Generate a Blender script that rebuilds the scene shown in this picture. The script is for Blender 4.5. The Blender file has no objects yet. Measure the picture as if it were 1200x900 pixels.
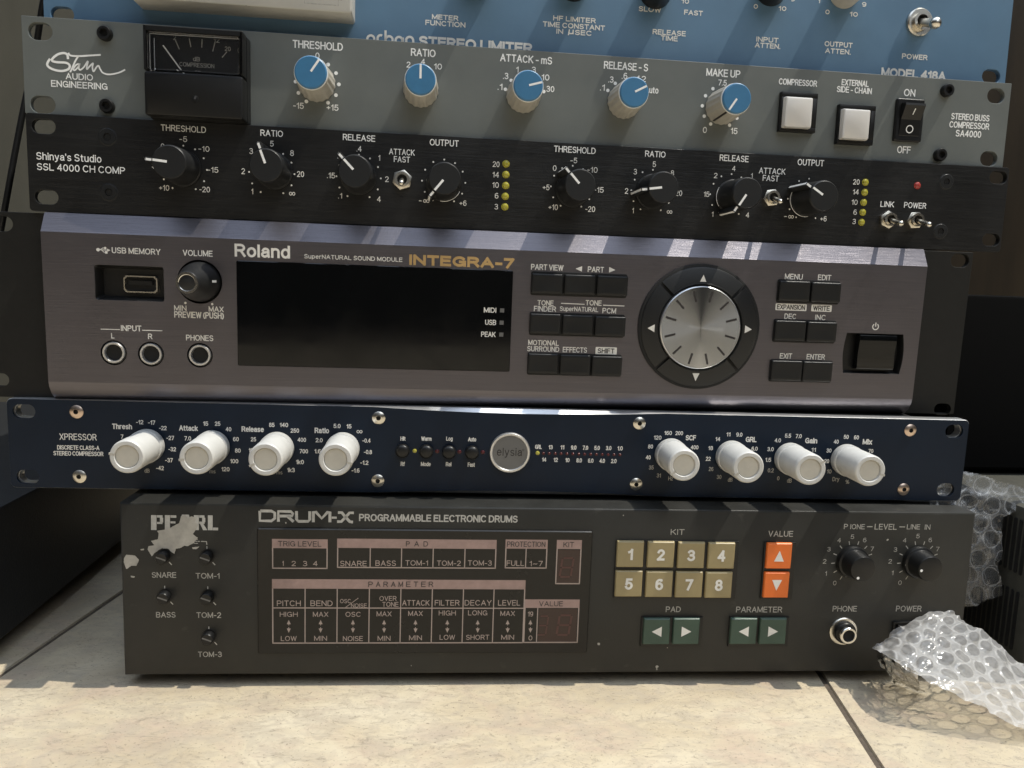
import bpy, bmesh, math, random
import numpy as np
from mathutils import Matrix, Vector
random.seed(7)
SC = bpy.context.scene
COL = SC.collection
R_ = math.radians
MM = 0.001

# ------------------------------------------------------------------ camera
F, YAW, PITCH, ROLL, CX, CY, CZ = 904.49871, 0.09969, 0.12973, -0.0353, 192.87405, -391.19385, 207.65809
def cam_rows():
    cy, sy, cp, sp, cr, sr = math.cos(YAW), math.sin(YAW), math.cos(PITCH), math.sin(PITCH), math.cos(ROLL), math.sin(ROLL)
    fwd = np.array([sy*cp, cy*cp, -sp]); right = np.array([cy, -sy, 0.0]); down = np.cross(fwd, right)
    return np.array([right*cr + down*sr, -right*sr + down*cr, fwd])
RC = cam_rows()
CAMP = np.array([CX, CY, CZ])
FLOOR = 9.4                                   # mm, level of the floor in the measuring frame
cam = bpy.data.objects.new('camera', bpy.data.cameras.new('camera'))
COL.objects.link(cam)
M = Matrix.Identity(4)
for i in range(3):
    M[i][0] = RC[0][i]; M[i][1] = -RC[1][i]; M[i][2] = -RC[2][i]
    M[i][3] = (CAMP[i] - (FLOOR if i == 2 else 0))*MM
cam.matrix_world = M
cam.data.sensor_width = 36
cam.data.lens = F/1200*36
cam.data.clip_start = 0.01
cam.data.clip_end = 50
SC.camera = cam

# ------------------------------------------------------------------ world and lamps
W = bpy.data.worlds.new('World'); SC.world = W; W.use_nodes = True
nt = W.node_tree
bg = nt.nodes['Background']
tc = nt.nodes.new('ShaderNodeTexCoord'); sep = nt.nodes.new('ShaderNodeSeparateXYZ')
cr_ = nt.nodes.new('ShaderNodeValToRGB')
nt.links.new(tc.outputs['Generated'], sep.inputs[0])
mp = nt.nodes.new('ShaderNodeMapRange'); mp.inputs[1].default_value = -1; mp.inputs[2].default_value = 1
nt.links.new(sep.outputs['Z'], mp.inputs[0]); nt.links.new(mp.outputs[0], cr_.inputs[0])
e = cr_.color_ramp.elements
e[0].position = 0.3; e[0].color = (0.055, 0.048, 0.04, 1)
e[1].position = 0.97; e[1].color = (2.9, 3.4, 4.2, 1)
e3 = cr_.color_ramp.elements.new(0.84); e3.color = (0.36, 0.40, 0.47, 1)
e2 = cr_.color_ramp.elements.new(0.56); e2.color = (0.078, 0.074, 0.066, 1)
# background shaped brighter in the middle, for the sheen on the brushed panel
sx_ = nt.nodes.new('ShaderNodeMath'); sx_.operation = 'SUBTRACT'; sx_.inputs[1].default_value = .12; nt.links.new(sep.outputs['X'], sx_.inputs[0])
ab = nt.nodes.new('ShaderNodeMath'); ab.operation = 'ABSOLUTE'; nt.links.new(sx_.outputs[0], ab.inputs[0])
side = nt.nodes.new('ShaderNodeMapRange'); side.inputs[1].default_value = .03; side.inputs[2].default_value = .55; side.inputs[3].default_value = 1.7; side.inputs[4].default_value = .5
nt.links.new(ab.outputs[0], side.inputs[0])
up = nt.nodes.new('ShaderNodeMapRange'); up.inputs[1].default_value = .35; up.inputs[2].default_value = .7
nt.links.new(sep.outputs['Z'], up.inputs[0])
one = nt.nodes.new('ShaderNodeMix'); one.inputs[3].default_value = 1.0
nt.links.new(up.outputs[0], one.inputs[0]); nt.links.new(side.outputs[0], one.inputs[2])
mulc = nt.nodes.new('ShaderNodeVectorMath'); mulc.operation = 'SCALE'
nt.links.new(cr_.outputs[0], mulc.inputs[0]); nt.links.new(one.outputs[0], mulc.inputs['Scale'])
nt.links.new(mulc.outputs[0], bg.inputs['Color'])
bg.inputs['Strength'].default_value = 0.55

def lamp(name, kind, energy, color, loc, target=None, **kw):
    l = bpy.data.lights.new(name, kind); l.energy = energy; l.color = color
    for k, v in kw.items(): setattr(l, k, v)
    o = bpy.data.objects.new(name, l); COL.objects.link(o)
    o.location = loc
    d = (Vector(target) - Vector(loc))
    o.rotation_euler = d.to_track_quat('-Z', 'Y').to_euler()
    return o
SUN = Vector((0.47, -0.08, 1.0))
lamp('sunlight', 'SUN', 4.1, (1.0, 0.95, 0.84), SUN*3 + Vector((.2, 0, 0)), (.2, 0, 0), angle=R_(0.5))
lamp('window_light', 'AREA', 4.3, (0.86, 0.93, 1.0), (0.75, -1.15, 1.25), (.22, 0, .2), shape='RECTANGLE', size=1.0, size_y=0.8)

SC.view_settings.view_transform = 'Standard'
SC.view_settings.look = 'None'
SC.view_settings.exposure = 0
SC.view_settings.gamma = 1
SC.cycles.max_bounces = 10
SC.cycles.transparent_max_bounces = 24

# ------------------------------------------------------------------ materials
def mat(name, col, rough=.5, metal=0., var=.0, vscale=(200, 200, 200), bump=0., bscale=None, spec=.5, coat=0., rvar=0., aniso=0., col2=None, tangent=None, trans=0., detail=6., thr=None, col3=None, thr_scale=None):
    m = bpy.data.materials.new(name); m.use_nodes = True
    n = m.node_tree; p = n.nodes['Principled BSDF']; L = n.links.new
    col = tuple(col)+(1,)
    p.inputs['Base Color'].default_value = col
    p.inputs['Roughness'].default_value = rough
    p.inputs['Metallic'].default_value = metal
    p.inputs['Specular IOR Level'].default_value = spec
    p.inputs['Coat Weight'].default_value = coat
    p.inputs['Coat Roughness'].default_value = .05
    p.inputs['Anisotropic'].default_value = aniso
    p.inputs['Transmission Weight'].default_value = trans
    if var or bump or rvar or thr:
        t = n.nodes.new('ShaderNodeTexCoord')
        def noise(sc, det=detail):
            mpn = n.nodes.new('ShaderNodeMapping'); mpn.inputs['Scale'].default_value = sc
            L(t.outputs['Object'], mpn.inputs['Vector'])
            nz = n.nodes.new('ShaderNodeTexNoise'); nz.inputs['Scale'].default_value = 1; nz.inputs['Detail'].default_value = det
            nz.inputs['Roughness'].default_value = .6
            L(mpn.outputs[0], nz.inputs['Vector'])
            return nz.outputs['Fac']
        f = noise(vscale)
        last = None
        if var:
            r = n.nodes.new('ShaderNodeMapRange'); r.inputs[1].default_value = .3; r.inputs[2].default_value = .7
            L(f, r.inputs[0])
            mx = n.nodes.new('ShaderNodeMix'); mx.data_type = 'RGBA'
            mx.inputs[6].default_value = tuple(c*(1-var) for c in col[:3])+(1,)
            c2 = col2 or tuple(min(1, c*(1+var)) for c in col[:3])
            mx.inputs[7].default_value = tuple(c2)+(1,)
            L(r.outputs[0], mx.inputs[0]); last = mx.outputs[2]
        if thr:
            f3 = noise(thr_scale or (60, 60, 60), 8)
            r = n.nodes.new('ShaderNodeMapRange'); r.inputs[1].default_value = thr; r.inputs[2].default_value = thr+.06
            L(f3, r.inputs[0])
            mx = n.nodes.new('ShaderNodeMix'); mx.data_type = 'RGBA'
            mx.inputs[6].default_value = col; mx.inputs[7].default_value = tuple(col3)+(1,)
            if last: L(last, mx.inputs[6])
            L(r.outputs[0], mx.inputs[0]); last = mx.outputs[2]
        if last: L(last, p.inputs['Base Color'])
        if rvar:
            f4 = noise((35, 35, 35), 5)
            r = n.nodes.new('ShaderNodeMapRange'); r.inputs[1].default_value = .3; r.inputs[2].default_value = .7
            r.inputs[3].default_value = rough-rvar; r.inputs[4].default_value = rough+rvar
            L(f4, r.inputs[0]); L(r.outputs[0], p.inputs['Roughness'])
        if bump:
            f2 = noise(bscale or vscale)
            b = n.nodes.new('ShaderNodeBump'); b.inputs['Strength'].default_value = bump; b.inputs['Distance'].default_value = .0003
            L(f2, b.inputs['Height']); L(b.outputs[0], p.inputs['Normal'])
    if tangent:
        tn = n.nodes.new('ShaderNodeTangent'); tn.direction_type = 'RADIAL'; tn.axis = tangent
        L(tn.outputs[0], p.inputs['Tangent'])
    return m
BR = (40, 3000, 3000)       # stretched along the width: brushed metal
m_blue = mat('blue_paint', (.108, .200, .305), .42, var=.09, vscale=(30, 30, 30), bump=.12, bscale=(2500, 2500, 2500), rvar=.08, thr=.71, thr_scale=(300, 300, 300), col3=(.12, .15, .17), spec=.4)
m_grey = mat('grey_paint', (.142, .154, .146), .46, var=.07, vscale=(50, 50, 50), bump=.15, bscale=(3500, 3500, 3500), rvar=.08, spec=.38, thr=.72, thr_scale=(240, 240, 240), col3=(.19, .19, .18))
m_blk = mat('black_brushed', (.0105, .0105, .0105), .36, .0, var=.35, vscale=(30, 900, 900), bump=.4, bscale=BR, rvar=.08, spec=.42, thr=.72, thr_scale=(330, 330, 330), col3=(.03, .03, .028))
m_rol = mat('brushed_violet_grey', (.150, .141, .156), .37, .9, var=.075, vscale=(14, 1700, 1700), bump=.28, bscale=(60, 3600, 3600), rvar=.03)
m_navy = mat('navy_anodised', (.0038, .0112, .0255), .40, .0, var=.12, vscale=(40, 40, 40), bump=.12, bscale=(4000, 4000, 4000), rvar=.05, spec=.25)
m_drum = mat('dark_olive_paint', (.0235, .0232, .0208), .46, var=.18, vscale=(18, 18, 18), bump=.25, bscale=(2200, 2200, 2200), rvar=.12, thr=.63, thr_scale=(95, 210, 150), col3=(.036, .035, .031), spec=.38)
m_chassis = mat('black_steel', (.018, .018, .018), .5, .2, var=.2, bump=.1, rvar=.1)
m_ear = mat('black_ear_paint', (.014, .0135, .012), .6, bump=.3, bscale=(3000, 3000, 3000), var=.1, spec=.25)
m_white = mat('white_print', (.90, .90, .88), .6)
m_cream = mat('cream_print', (.80, .78, .73), .6)
m_dim = mat('worn_grey_print', (.40, .385, .35), .6, var=.25, vscale=(900, 900, 900))
m_drumlogo = mat('silver_grey_print', (.46, .45, .42), .55, var=.15, vscale=(500, 500, 500))
m_gold = mat('gold_print', (.55, .36, .15), .45, .2)
m_pink = mat('faded_pink_print', (.34, .235, .21), .55, var=.12, vscale=(300, 300, 300))
m_pinkline = mat('pale_pink_line', (.40, .32, .285), .55)
m_ink = mat('dark_ink', (.03, .025, .024), .6)
m_silver = mat('bare_aluminium', (.70, .70, .70), .36, .9, bump=.1, bscale=BR)
m_chrome = mat('chrome', (.72, .70, .66), .16, 1.)
m_nickel = mat('nickel', (.70, .66, .58), .26, 1., rvar=.06)
m_copper = mat('tarnished_screw', (.66, .52, .42), .30, 1.)
m_black = mat('black_plastic', (.0085, .0085, .0085), .38, bump=.05, var=.1, spec=.4)
m_capblk = mat('black_satin_cap', (.014, .0145, .015), .42, spec=.4)
m_rubber = mat('black_rubber', (.0075, .008, .0085), .42, bump=.15, bscale=(2500, 2500, 2500), spec=.4)
m_void = mat('dark_void', (.003, .003, .003), .7)
m_gloss = mat('glossy_black', (.0025, .003, .0035), .08, spec=.36, rvar=.06)
m_capblue = mat('blue_cap', (.045, .175, .335), .42, var=.06)
m_skirt = mat('warm_grey_skirt', (.48, .455, .40), .42, var=.08)
m_ivory = mat('ivory_plastic', (.60, .595, .57), .40, var=.05, vscale=(150, 150, 150), thr=.66, thr_scale=(220, 220, 220), col3=(.50, .48, .44))
m_ivory2 = mat('ivory_recess', (.56, .53, .46), .42, var=.06, vscale=(150, 150, 150))
m_btnw = mat('milky_button', (.70, .68, .65), .30, coat=.4)
m_khaki = mat('khaki_button', (.33, .265, .135), .42, var=.05, bump=.06)
m_orange = mat('orange_button', (.80, .17, .025), .40, var=.04)
m_green = mat('green_button', (.042, .080, .058), .40, var=.06)
m_yel = mat('yellow_led', (.42, .38, .05), .15, coat=.6)
m_red = mat('red_led', (.40, .06, .05), .18, coat=.5)
m_reddim = mat('dark_red_led', (.075, .008, .012), .25)
m_smoke = mat('smoked_panel', (.013, .012, .0105), .24, bump=.05, bscale=(1500, 1500, 1500), var=.08, rvar=.06, spec=.35)
m_brown = mat('brown_display', (.036, .0175, .0145), .2)
m_seg = mat('unlit_segment', (.075, .028, .024), .35)
m_bezel = mat('bezel_offwhite', (.50, .49, .45), .42, var=.06, vscale=(60, 60, 60), thr=.665, thr_scale=(170, 260, 170), col3=(.05, .05, .05))
m_chip = mat('bare_metal_chip', (.40, .385, .35), .5, .15, var=.16, vscale=(220, 220, 220))
m_badge = mat('badge_grey', (.17, .17, .17), .45, .4, bump=.1)
m_dial = mat('spun_metal', (.44, .46, .49), .22, 1., aniso=.98, tangent='Y')
m_vinyl = mat('charcoal_vinyl', (.013, .014, .0155), .5, bump=.5, bscale=(700, 700, 700), var=.15, spec=.3)
m_dark = mat('matt_black_side', (.0025, .0025, .0025), .9, bump=.1, spec=.08)
m_vent = mat('olive_black_steel', (.060, .058, .047), .7, bump=.3, bscale=(1500, 1500, 1500), var=.15, spec=.2)
m_wall = mat('plaster_wall', (.125, .118, .09), .8, var=.16, vscale=(12, 5, 5), bump=.2, bscale=(300, 300, 300))
m_deepbrown = mat('deep_brown', (.022, .0155, .0085), .6, var=.35, vscale=(40, 40, 6), bump=.1, spec=.2)

# ------------------------------------------------------------------ mesh builder (local mm: x across, h towards the viewer, z up)
class MB:
    def __init__(s): s.v = []; s.f = []; s.mi = []; s.mats = []; s.item = []; s.cur = 0; s.auto = True
    def m(s, mt):
        if mt not in s.mats: s.mats.append(mt)
        return s.mats.index(mt)
    def mark(s): s.cur += 1; s.auto = not s.auto
    def add(s, vs, fs, mt):
        if s.auto: s.cur += 1
        s.item += [s.cur]*len(vs)
        o = len(s.v); k = s.m(mt)
        s.v += [tuple(q) for q in vs]
        for f in fs: s.f.append([i+o for i in f]); s.mi.append(k)
    def loft(s, loops, mt, cap0=True, cap1=True, closed=True):
        n = len(loops[0]); vs = [p for l in loops for p in l]; fs = []
        for a in range(len(loops)-1):
            for i in range(n if closed else n-1):
                j = (i+1) % n
                fs.append([a*n+i, a*n+j, (a+1)*n+j, (a+1)*n+i])
        if cap0: fs.append(list(range(n))[::-1])
        if cap1: fs.append([(len(loops)-1)*n+i for i in range(n)])
        s.add(vs, fs, mt)
    def lathe(s, cx, cz, prof, mt, seg=40, cap0=True, cap1=True, flute=0, fl=0.0, off=(0, 0)):
        loops = []
        hm = max(h for r, h in prof) or 1
        for r, h in prof:
            l = []
            for i in range(seg):
                a = 2*math.pi*i/seg
                rr = r*(1 - fl*(0.5+0.5*math.cos(flute*a))) if flute else r
                l.append((cx+off[0]*h+rr*math.cos(a), h, cz+off[1]*h+rr*math.sin(a)))
            loops.append(l)
        s.loft(loops, mt, cap0, cap1)
    def ring(s, cx, cz, r0, r1, h0, h1, mt, seg=40):
        loops = []
        for r, h in ((r0, h0), (r1, h0), (r1, h1), (r0, h1), (r0, h0)):
            loops.append([(cx+r*math.cos(2*math.pi*i/seg), h, cz+r*math.sin(2*math.pi*i/seg)) for i in range(seg)])
        s.loft(loops, mt, False, False)
    def prism(s, pts, h0, h1, mt, c=0.0):
        if c:
            n = len(pts); cx = sum(p[0] for p in pts)/n; cz = sum(p[1] for p in pts)/n
            w = max(abs(p[0]-cx) for p in pts); hh = max(abs(p[1]-cz) for p in pts)
            ins = [(cx+(p[0]-cx)*(1-c/w), cz+(p[1]-cz)*(1-c/hh)) for p in pts]
            s.loft([[(p[0], h0, p[1]) for p in pts], [(p[0], h1-c, p[1]) for p in pts], [(p[0], h1-c*.3, p[1]) if False else ((p[0]*.7+q[0]*.3), h1-c*.3, (p[1]*.7+q[1]*.3)) for p, q in zip(pts, ins)], [(p[0], h1, p[1]) for p in ins]], mt)
        else:
            s.loft([[(p[0], h0, p[1]) for p in pts], [(p[0], h1, p[1]) for p in pts]], mt)
    def box(s, cx, cz, w, hgt, h0, h1, mt, r=0.0, c=0.0):
        s.prism(rrect(cx, cz, w, hgt, r), h0, h1, mt, c)
    def flat(s, pts, h, mt): s.add([(p[0], h, p[1]) for p in pts], [list(range(len(pts)))], mt)
    def disc(s, cx, cz, r, h, mt, seg=16): s.flat([(cx+r*math.cos(2*math.pi*i/seg), cz+r*math.sin(2*math.pi*i/seg)) for i in range(seg)], h, mt)
    def frame(s, cx, cz, w, hgt, t, h, mt):
        for a in ((cx, cz+hgt/2-t/2, w, t), (cx, cz-hgt/2+t/2, w, t), (cx-w/2+t/2, cz, t, hgt-2*t), (cx+w/2-t/2, cz, t, hgt-2*t)):
            s.flat(rrect(a[0], a[1], a[2], a[3], 0), h, mt)
    def stroke(s, pts, w, h, mt, w2=None):
        n = len(pts); L_ = []; Rr = []
        for i in range(n):
            a = pts[max(0, i-1)]; b = pts[min(n-1, i+1)]
            dx, dz = b[0]-a[0], b[1]-a[1]; l = math.hypot(dx, dz) or 1
            ww = w if w2 is None else w+(w2-w)*i/(n-1)
            nx, nz = -dz/l*ww/2, dx/l*ww/2
            L_.append((pts[i][0]+nx, h, pts[i][1]+nz)); Rr.append((pts[i][0]-nx, h, pts[i][1]-nz))
        s.loft([L_, Rr], mt, False, False, closed=False)
    def tube(s, pts, r, mt, seg=10, r1=None):
        loops = []; n = len(pts); P = [Vector(p) for p in pts]
        for i in range(n):
            d = (P[min(n-1, i+1)]-P[max(0, i-1)]).normalized()
            u = d.cross(Vector((0, 0, 1)) if abs(d.z) < .9 else Vector((1, 0, 0))).normalized(); w = d.cross(u)
            rr = r if r1 is None else r+(r1-r)*i/(n-1)
            loops.append([tuple(P[i]+u*rr*math.cos(2*math.pi*k/seg)+w*rr*math.sin(2*math.pi*k/seg)) for k in range(seg)])
        s.loft(loops, mt)
    def sphere(s, c, r, mt, seg=14, rings=8, sq=1.0):
        loops = []
        for j in range(1, rings):
            a = math.pi*j/rings
            loops.append([(c[0]+r*math.sin(a)*math.cos(2*math.pi*i/seg), c[1]-r*sq*math.cos(a), c[2]+r*math.sin(a)*math.sin(2*math.pi*i/seg)) for i in range(seg)])
        s.loft(loops, mt)
    def mesh_in(s, verts, faces, mt): s.add(verts, faces, mt)
    def pieces(s, gap):
        """split flat print into one builder per cluster of marks that stand close together"""
        V = np.array(s.v)[:, (0, 2)]; it = np.array(s.item); ids = sorted(set(s.item))
        bb = {i: np.concatenate([V[it == i].min(0), V[it == i].max(0)]) for i in ids}
        par = {i: i for i in ids}
        def root(i):
            while par[i] != i: i = par[i]
            return i
        L_ = list(ids); B = np.array([bb[i] for i in L_])
        for a in range(len(L_)):
            d = np.maximum(np.maximum(B[a, 0]-B[:, 2], B[:, 0]-B[a, 2]), np.maximum(B[a, 1]-B[:, 3], B[:, 1]-B[a, 3]))
            for b in np.nonzero(d < gap)[0]:
                ra, rb = root(L_[a]), root(L_[b])
                if ra != rb: par[rb] = ra
        out = {}
        for f, k in zip(s.f, s.mi):
            r = root(s.item[f[0]]); out.setdefault(r, []).append((f, k))
        res = []
        for r, fl in out.items():
            m = MB(); idx = {}
            for f, k in fl:
                g = []
                for i in f:
                    if i not in idx: idx[i] = len(m.v); m.v.append(s.v[i])
                    g.append(idx[i])
                m.f.append(g); m.mi.append(m.m(s.mats[k]))
            res.append(m)
        return res
    def build(s, name, parent=None, smooth=35, closed=True, world=False):
        me = bpy.data.meshes.new(name)
        if world: vs = [(x*MM, y*MM, z*MM) for x, y, z in s.v]
        else: vs = [(x*MM, -h*MM, z*MM) for x, h, z in s.v]
        me.from_pydata(vs, [], s.f)
        for k in s.mats: me.materials.append(k)
        me.polygons.foreach_set('material_index', s.mi)
        if closed:
            bm = bmesh.new(); bm.from_mesh(me); bmesh.ops.recalc_face_normals(bm, faces=bm.faces); bm.to_mesh(me); bm.free()
        if smooth:
            me.polygons.foreach_set('use_smooth', [True]*len(me.polygons))
            me.set_sharp_from_angle(angle=R_(smooth))
        me.update()
        o = bpy.data.objects.new(name, me); COL.objects.link(o)
        if parent is not None: o.parent = parent
        return o

def rrect(cx, cz, w, h, r=0., n=5):
    if r <= 0: return [(cx-w/2, cz-h/2), (cx+w/2, cz-h/2), (cx+w/2, cz+h/2), (cx-w/2, cz+h/2)]
    out = []
    for sx, sz, a0 in ((1, -1, -90), (1, 1, 0), (-1, 1, 90), (-1, -1, 180)):
        for k in range(n+1):
            a = R_(a0+90*k/n); out.append((cx+sx*(w/2-r)+r*math.cos(a), cz+sz*(h/2-r)+r*math.sin(a)))
    return out
def circ(cx, cz, r, n=32): return [(cx+r*math.cos(2*math.pi*i/n), cz+r*math.sin(2*math.pi*i/n)) for i in range(n)]

def plate(mb, outline, holes, h0, h1, mt, bev=0.25):
    """flat plate with real holes: a filled 2D curve turned into mesh"""
    cu = bpy.data.curves.new('plate', 'CURVE'); cu.dimensions = '2D'; cu.fill_mode = 'BOTH'
    for pts in [outline]+holes:
        sp = cu.splines.new('POLY'); sp.points.add(len(pts)-1)
        for p, q in zip(sp.points, pts): p.co = (q[0], q[1], 0, 1)
        sp.use_cyclic_u = True
    cu.extrude = (h1-h0)/2-bev; cu.bevel_depth = bev; cu.bevel_resolution = 1; cu.offset = -bev
    o = bpy.data.objects.new('plate', cu)
    me = bpy.data.meshes.new_from_object(o)
    mb.add([(v.co.x, v.co.z+(h0+h1)/2, v.co.y) for v in me.vertices], [list(p.vertices) for p in me.polygons], mt)
    bpy.data.objects.remove(o); bpy.data.curves.remove(cu); bpy.data.meshes.remove(me)

# ---- a plain stroke alphabet: every character is a set of pen lines (cap height 1)
def _a(cx, cy, rx, ry, a0, a1):
    n = max(4, int(abs(a1-a0)/15)); return [(cx+rx*math.cos(R_(a0+(a1-a0)*i/n)), cy+ry*math.sin(R_(a0+(a1-a0)*i/n))) for i in range(n+1)]
GL = {
 'A': (.68, [[(0, 0), (.34, 1), (.68, 0)], [(.12, .33), (.56, .33)]]),
 'B': (.60, [[(0, 0), (0, 1), (.32, 1)]+_a(.32, .76, .24, .24, 90, -90)+[(0, .52)], [(.32, .52)]+_a(.33, .26, .27, .26, 90, -90)+[(0, 0)]]),
 'C': (.66, [_a(.35, .5, .35, .5, 45, 315)]), 'D': (.64, [[(0, 0), (0, 1), (.26, 1)]+_a(.26, .5, .38, .5, 90, -90)+[(0, 0)]]),
 'E': (.53, [[(.52, 1), (0, 1), (0, 0), (.53, 0)], [(0, .53), (.48, .53)]]), 'F': (.50, [[(.50, 1), (0, 1), (0, 0)], [(0, .52), (.45, .52)]]),
 'G': (.69, [_a(.35, .5, .35, .5, 42, 335)+[(.69, .46)], [(.40, .46), (.69, .46), (.69, .02)]]), 'H': (.62, [[(0, 0), (0, 1)], [(.62, 0), (.62, 1)], [(0, .53), (.62, .53)]]),
 'I': (.0, [[(0, 0), (0, 1)]]), 'J': (.42, [[(.42, 1), (.42, .25)]+_a(.21, .22, .21, .22, 0, -170)]), 'K': (.60, [[(0, 0), (0, 1)], [(.57, 1), (0, .38)], [(.2, .59), (.6, 0)]]),
 'L': (.48, [[(0, 1), (0, 0), (.48, 0)]]), 'M': (.74, [[(0, 0), (0, 1), (.37, .08), (.74, 1), (.74, 0)]]), 'N': (.62, [[(0, 0), (0, 1), (.62, 0), (.62, 1)]]),
 'O': (.74, [_a(.37, .5, .37, .5, 90, 450)]), 'P': (.57, [[(0, 0), (0, 1), (.30, 1)]+_a(.30, .73, .27, .27, 90, -90)+[(0, .46)]]), 'Q': (.74, [_a(.37, .5, .37, .5, 90, 450), [(.45, .25), (.72, -.02)]]),
 'R': (.60, [[(0, 0), (0, 1), (.32, 1)]+_a(.32, .745, .255, .255, 90, -90)+[(0, .49)], [(.34, .49), (.60, 0)]]), 'S': (.57, [_a(.29, .755, .265, .245, 28, 270)+_a(.285, .255, .285, .255, 88, -155)]),
 'T': (.58, [[(0, 1), (.58, 1)], [(.29, 1), (.29, 0)]]), 'U': (.60, [[(0, 1), (0, .31)]+_a(.3, .31, .3, .31, 180, 360)+[(.6, 1)]]), 'V': (.62, [[(0, 1), (.31, 0), (.62, 1)]]),
 'W': (.92, [[(0, 1), (.22, 0), (.46, .95), (.70, 0), (.92, 1)]]), 'X': (.60, [[(0, 0), (.6, 1)], [(0, 1), (.6, 0)]]), 'Y': (.62, [[(0, 1), (.31, .44), (.62, 1)], [(.31, .44), (.31, 0)]]), 'Z': (.56, [[(.02, 1), (.56, 1), (0, 0), (.56, 0)]]),
 '0': (.52, [_a(.26, .5, .26, .5, 90, 450)]), '1': (.22, [[(0, .76), (.14, .84), (.22, 1), (.22, 0)]]), '2': (.52, [_a(.26, .72, .25, .28, 165, -18)+[(0, 0), (.52, 0)]]),
 '3': (.52, [_a(.25, .755, .23, .245, 155, -80), _a(.255, .26, .265, .27, 78, -155), [(.20, .52), (.30, .52)]]), '4': (.56, [[(.42, 0), (.42, 1), (0, .3), (.56, .3)]]),
 '5': (.52, [[(.47, 1), (.09, 1), (.04, .50)]+_a(.25, .32, .27, .32, 128, -155)]), '6': (.52, [[(.44, .93)]+_a(.30, .62, .28, .38, 62, 180)+[(.02, .32)], _a(.27, .31, .25, .31, 90, 450)]),
 '7': (.50, [[(0, 1), (.50, 1), (.16, 0)]]), '8': (.52, [_a(.26, .765, .22, .235, 90, 450), _a(.26, .27, .26, .27, 90, 450)]), '9': (.52, [_a(.26, .68, .26, .32, 90, 450), [(.52, .68)]+_a(.24, .38, .28, .38, 0, -118)]),
 'a': (.46, [[(.05, .56)]+_a(.24, .53, .19, .20, 150, 0)+[(.43, .10), (.46, 0)], [(.43, .44), (.22, .40)]+_a(.19, .195, .19, .195, 100, 280)+[(.43, .16)]]), 'b': (.48, [[(0, 1), (0, 0)], _a(.24, .36, .24, .37, 180, -180)]),
 'c': (.46, [_a(.25, .36, .25, .37, 48, 312)]), 'd': (.48, [[(.48, 1), (.48, 0)], _a(.24, .36, .24, .37, 0, 360)]), 'e': (.49, [[(.01, .39), (.49, .39)]+_a(.25, .36, .245, .37, 5, 312)]),
 'f': (.30, [[(.30, .97)]+_a(.24, .84, .13, .16, 90, 180)+[(.11, 0)], [(0, .70), (.28, .70)]]), 'g': (.48, [_a(.24, .36, .24, .37, 0, 360), [(.48, .72), (.48, -.05)]+_a(.25, -.06, .23, .22, 0, -150)]),
 'h': (.44, [[(0, 1), (0, 0)], [(0, .45)]+_a(.22, .49, .22, .24, 180, 0)+[(.44, 0)]]), 'i': (.0, [[(0, .72), (0, 0)], [(0, 1.0), (0, .93)]]), 'k': (.44, [[(0, 1), (0, 0)], [(.42, .72), (0, .27)], [(.16, .44), (.44, 0)]]), 'l': (.0, [[(0, 1), (0, 0)]]),
 'm': (.74, [[(0, .72), (0, 0)], [(0, .47)]+_a(.185, .51, .185, .22, 180, 0)+[(.37, 0)], [(.37, .47)]+_a(.555, .51, .185, .22, 180, 0)+[(.74, 0)]]), 'n': (.44, [[(0, .72), (0, 0)], [(0, .45)]+_a(.22, .49, .22, .24, 180, 0)+[(.44, 0)]]),
 'o': (.50, [_a(.25, .36, .25, .37, 90, 450)]), 'p': (.48, [[(0, .72), (0, -.26)], _a(.24, .36, .24, .37, 180, -180)]), 'r': (.27, [[(0, .72), (0, 0)], [(0, .42)]+_a(.22, .47, .22, .25, 180, 75)]), 's': (.42, [_a(.21, .535, .19, .19, 30, 270)+_a(.21, .175, .21, .18, 90, -150)]),
 't': (.28, [[(.11, .93), (.11, .16)]+_a(.24, .15, .13, .15, 180, 280), [(0, .70), (.27, .70)]]), 'u': (.44, [[(0, .72), (0, .24)]+_a(.22, .24, .22, .24, 180, 360), [(.44, .72), (.44, 0)]]), 'w': (.66, [[(0, .72), (.17, 0), (.33, .66), (.49, 0), (.66, .72)]]),
 'x': (.44, [[(0, 0), (.44, .72)], [(0, .72), (.44, 0)]]), 'y': (.46, [[(0, .72), (.24, .03)], [(.46, .72), (.20, -.16), (.12, -.25), (.02, -.25)]]), 'z': (.40, [[(.02, .72), (.40, .72), (0, 0), (.40, 0)]]), 'v': (.46, [[(0, .72), (.23, 0), (.46, .72)]]),
 '-': (.30, [[(0, .40), (.30, .40)]]), '+': (.44, [[(0, .42), (.44, .42)], [(.22, .64), (.22, .20)]]), '.': (.0, [[(0, 0), (0, .03)]]), "'": (.0, [[(0, 1), (0, .78)]]), '(': (.18, [_a(.4, .42, .4, .62, 125, 235)]), ')': (.18, [_a(-.22, .42, .4, .62, 55, -55)]),
 '~': (.55, [[(0, .36), (.12, .46), (.27, .42), (.42, .36), (.55, .46)]]), '%': (.8, [_a(.17, .76, .17, .24, 90, 450), _a(.63, .24, .17, .24, 90, 450), [(.63, 1), (.17, 0)]]), 'µ': (.46, [[(.06, .72), (0, -.25)], [(.03, .24)]+_a(.22, .22, .2, .22, 190, 350)+[(.44, .72)], [(.44, .72), (.44, 0)]]),
 '/': (.4, [[(0, 0), (.4, 1)]]),
}
def skeleton(t, sp=1.):
    x = 0; out = []
    for c in t:
        if c == ' ': x += .30*sp; continue
        w, P = GL[c]
        for p in P: out.append([(x+q[0], q[1]) for q in p])
        x += w+.25*sp
    X = [q[0] for p in out for q in p]; Y = [q[1] for p in out for q in p]
    return out, min(X), max(X), min(Y), max(Y)
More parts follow.
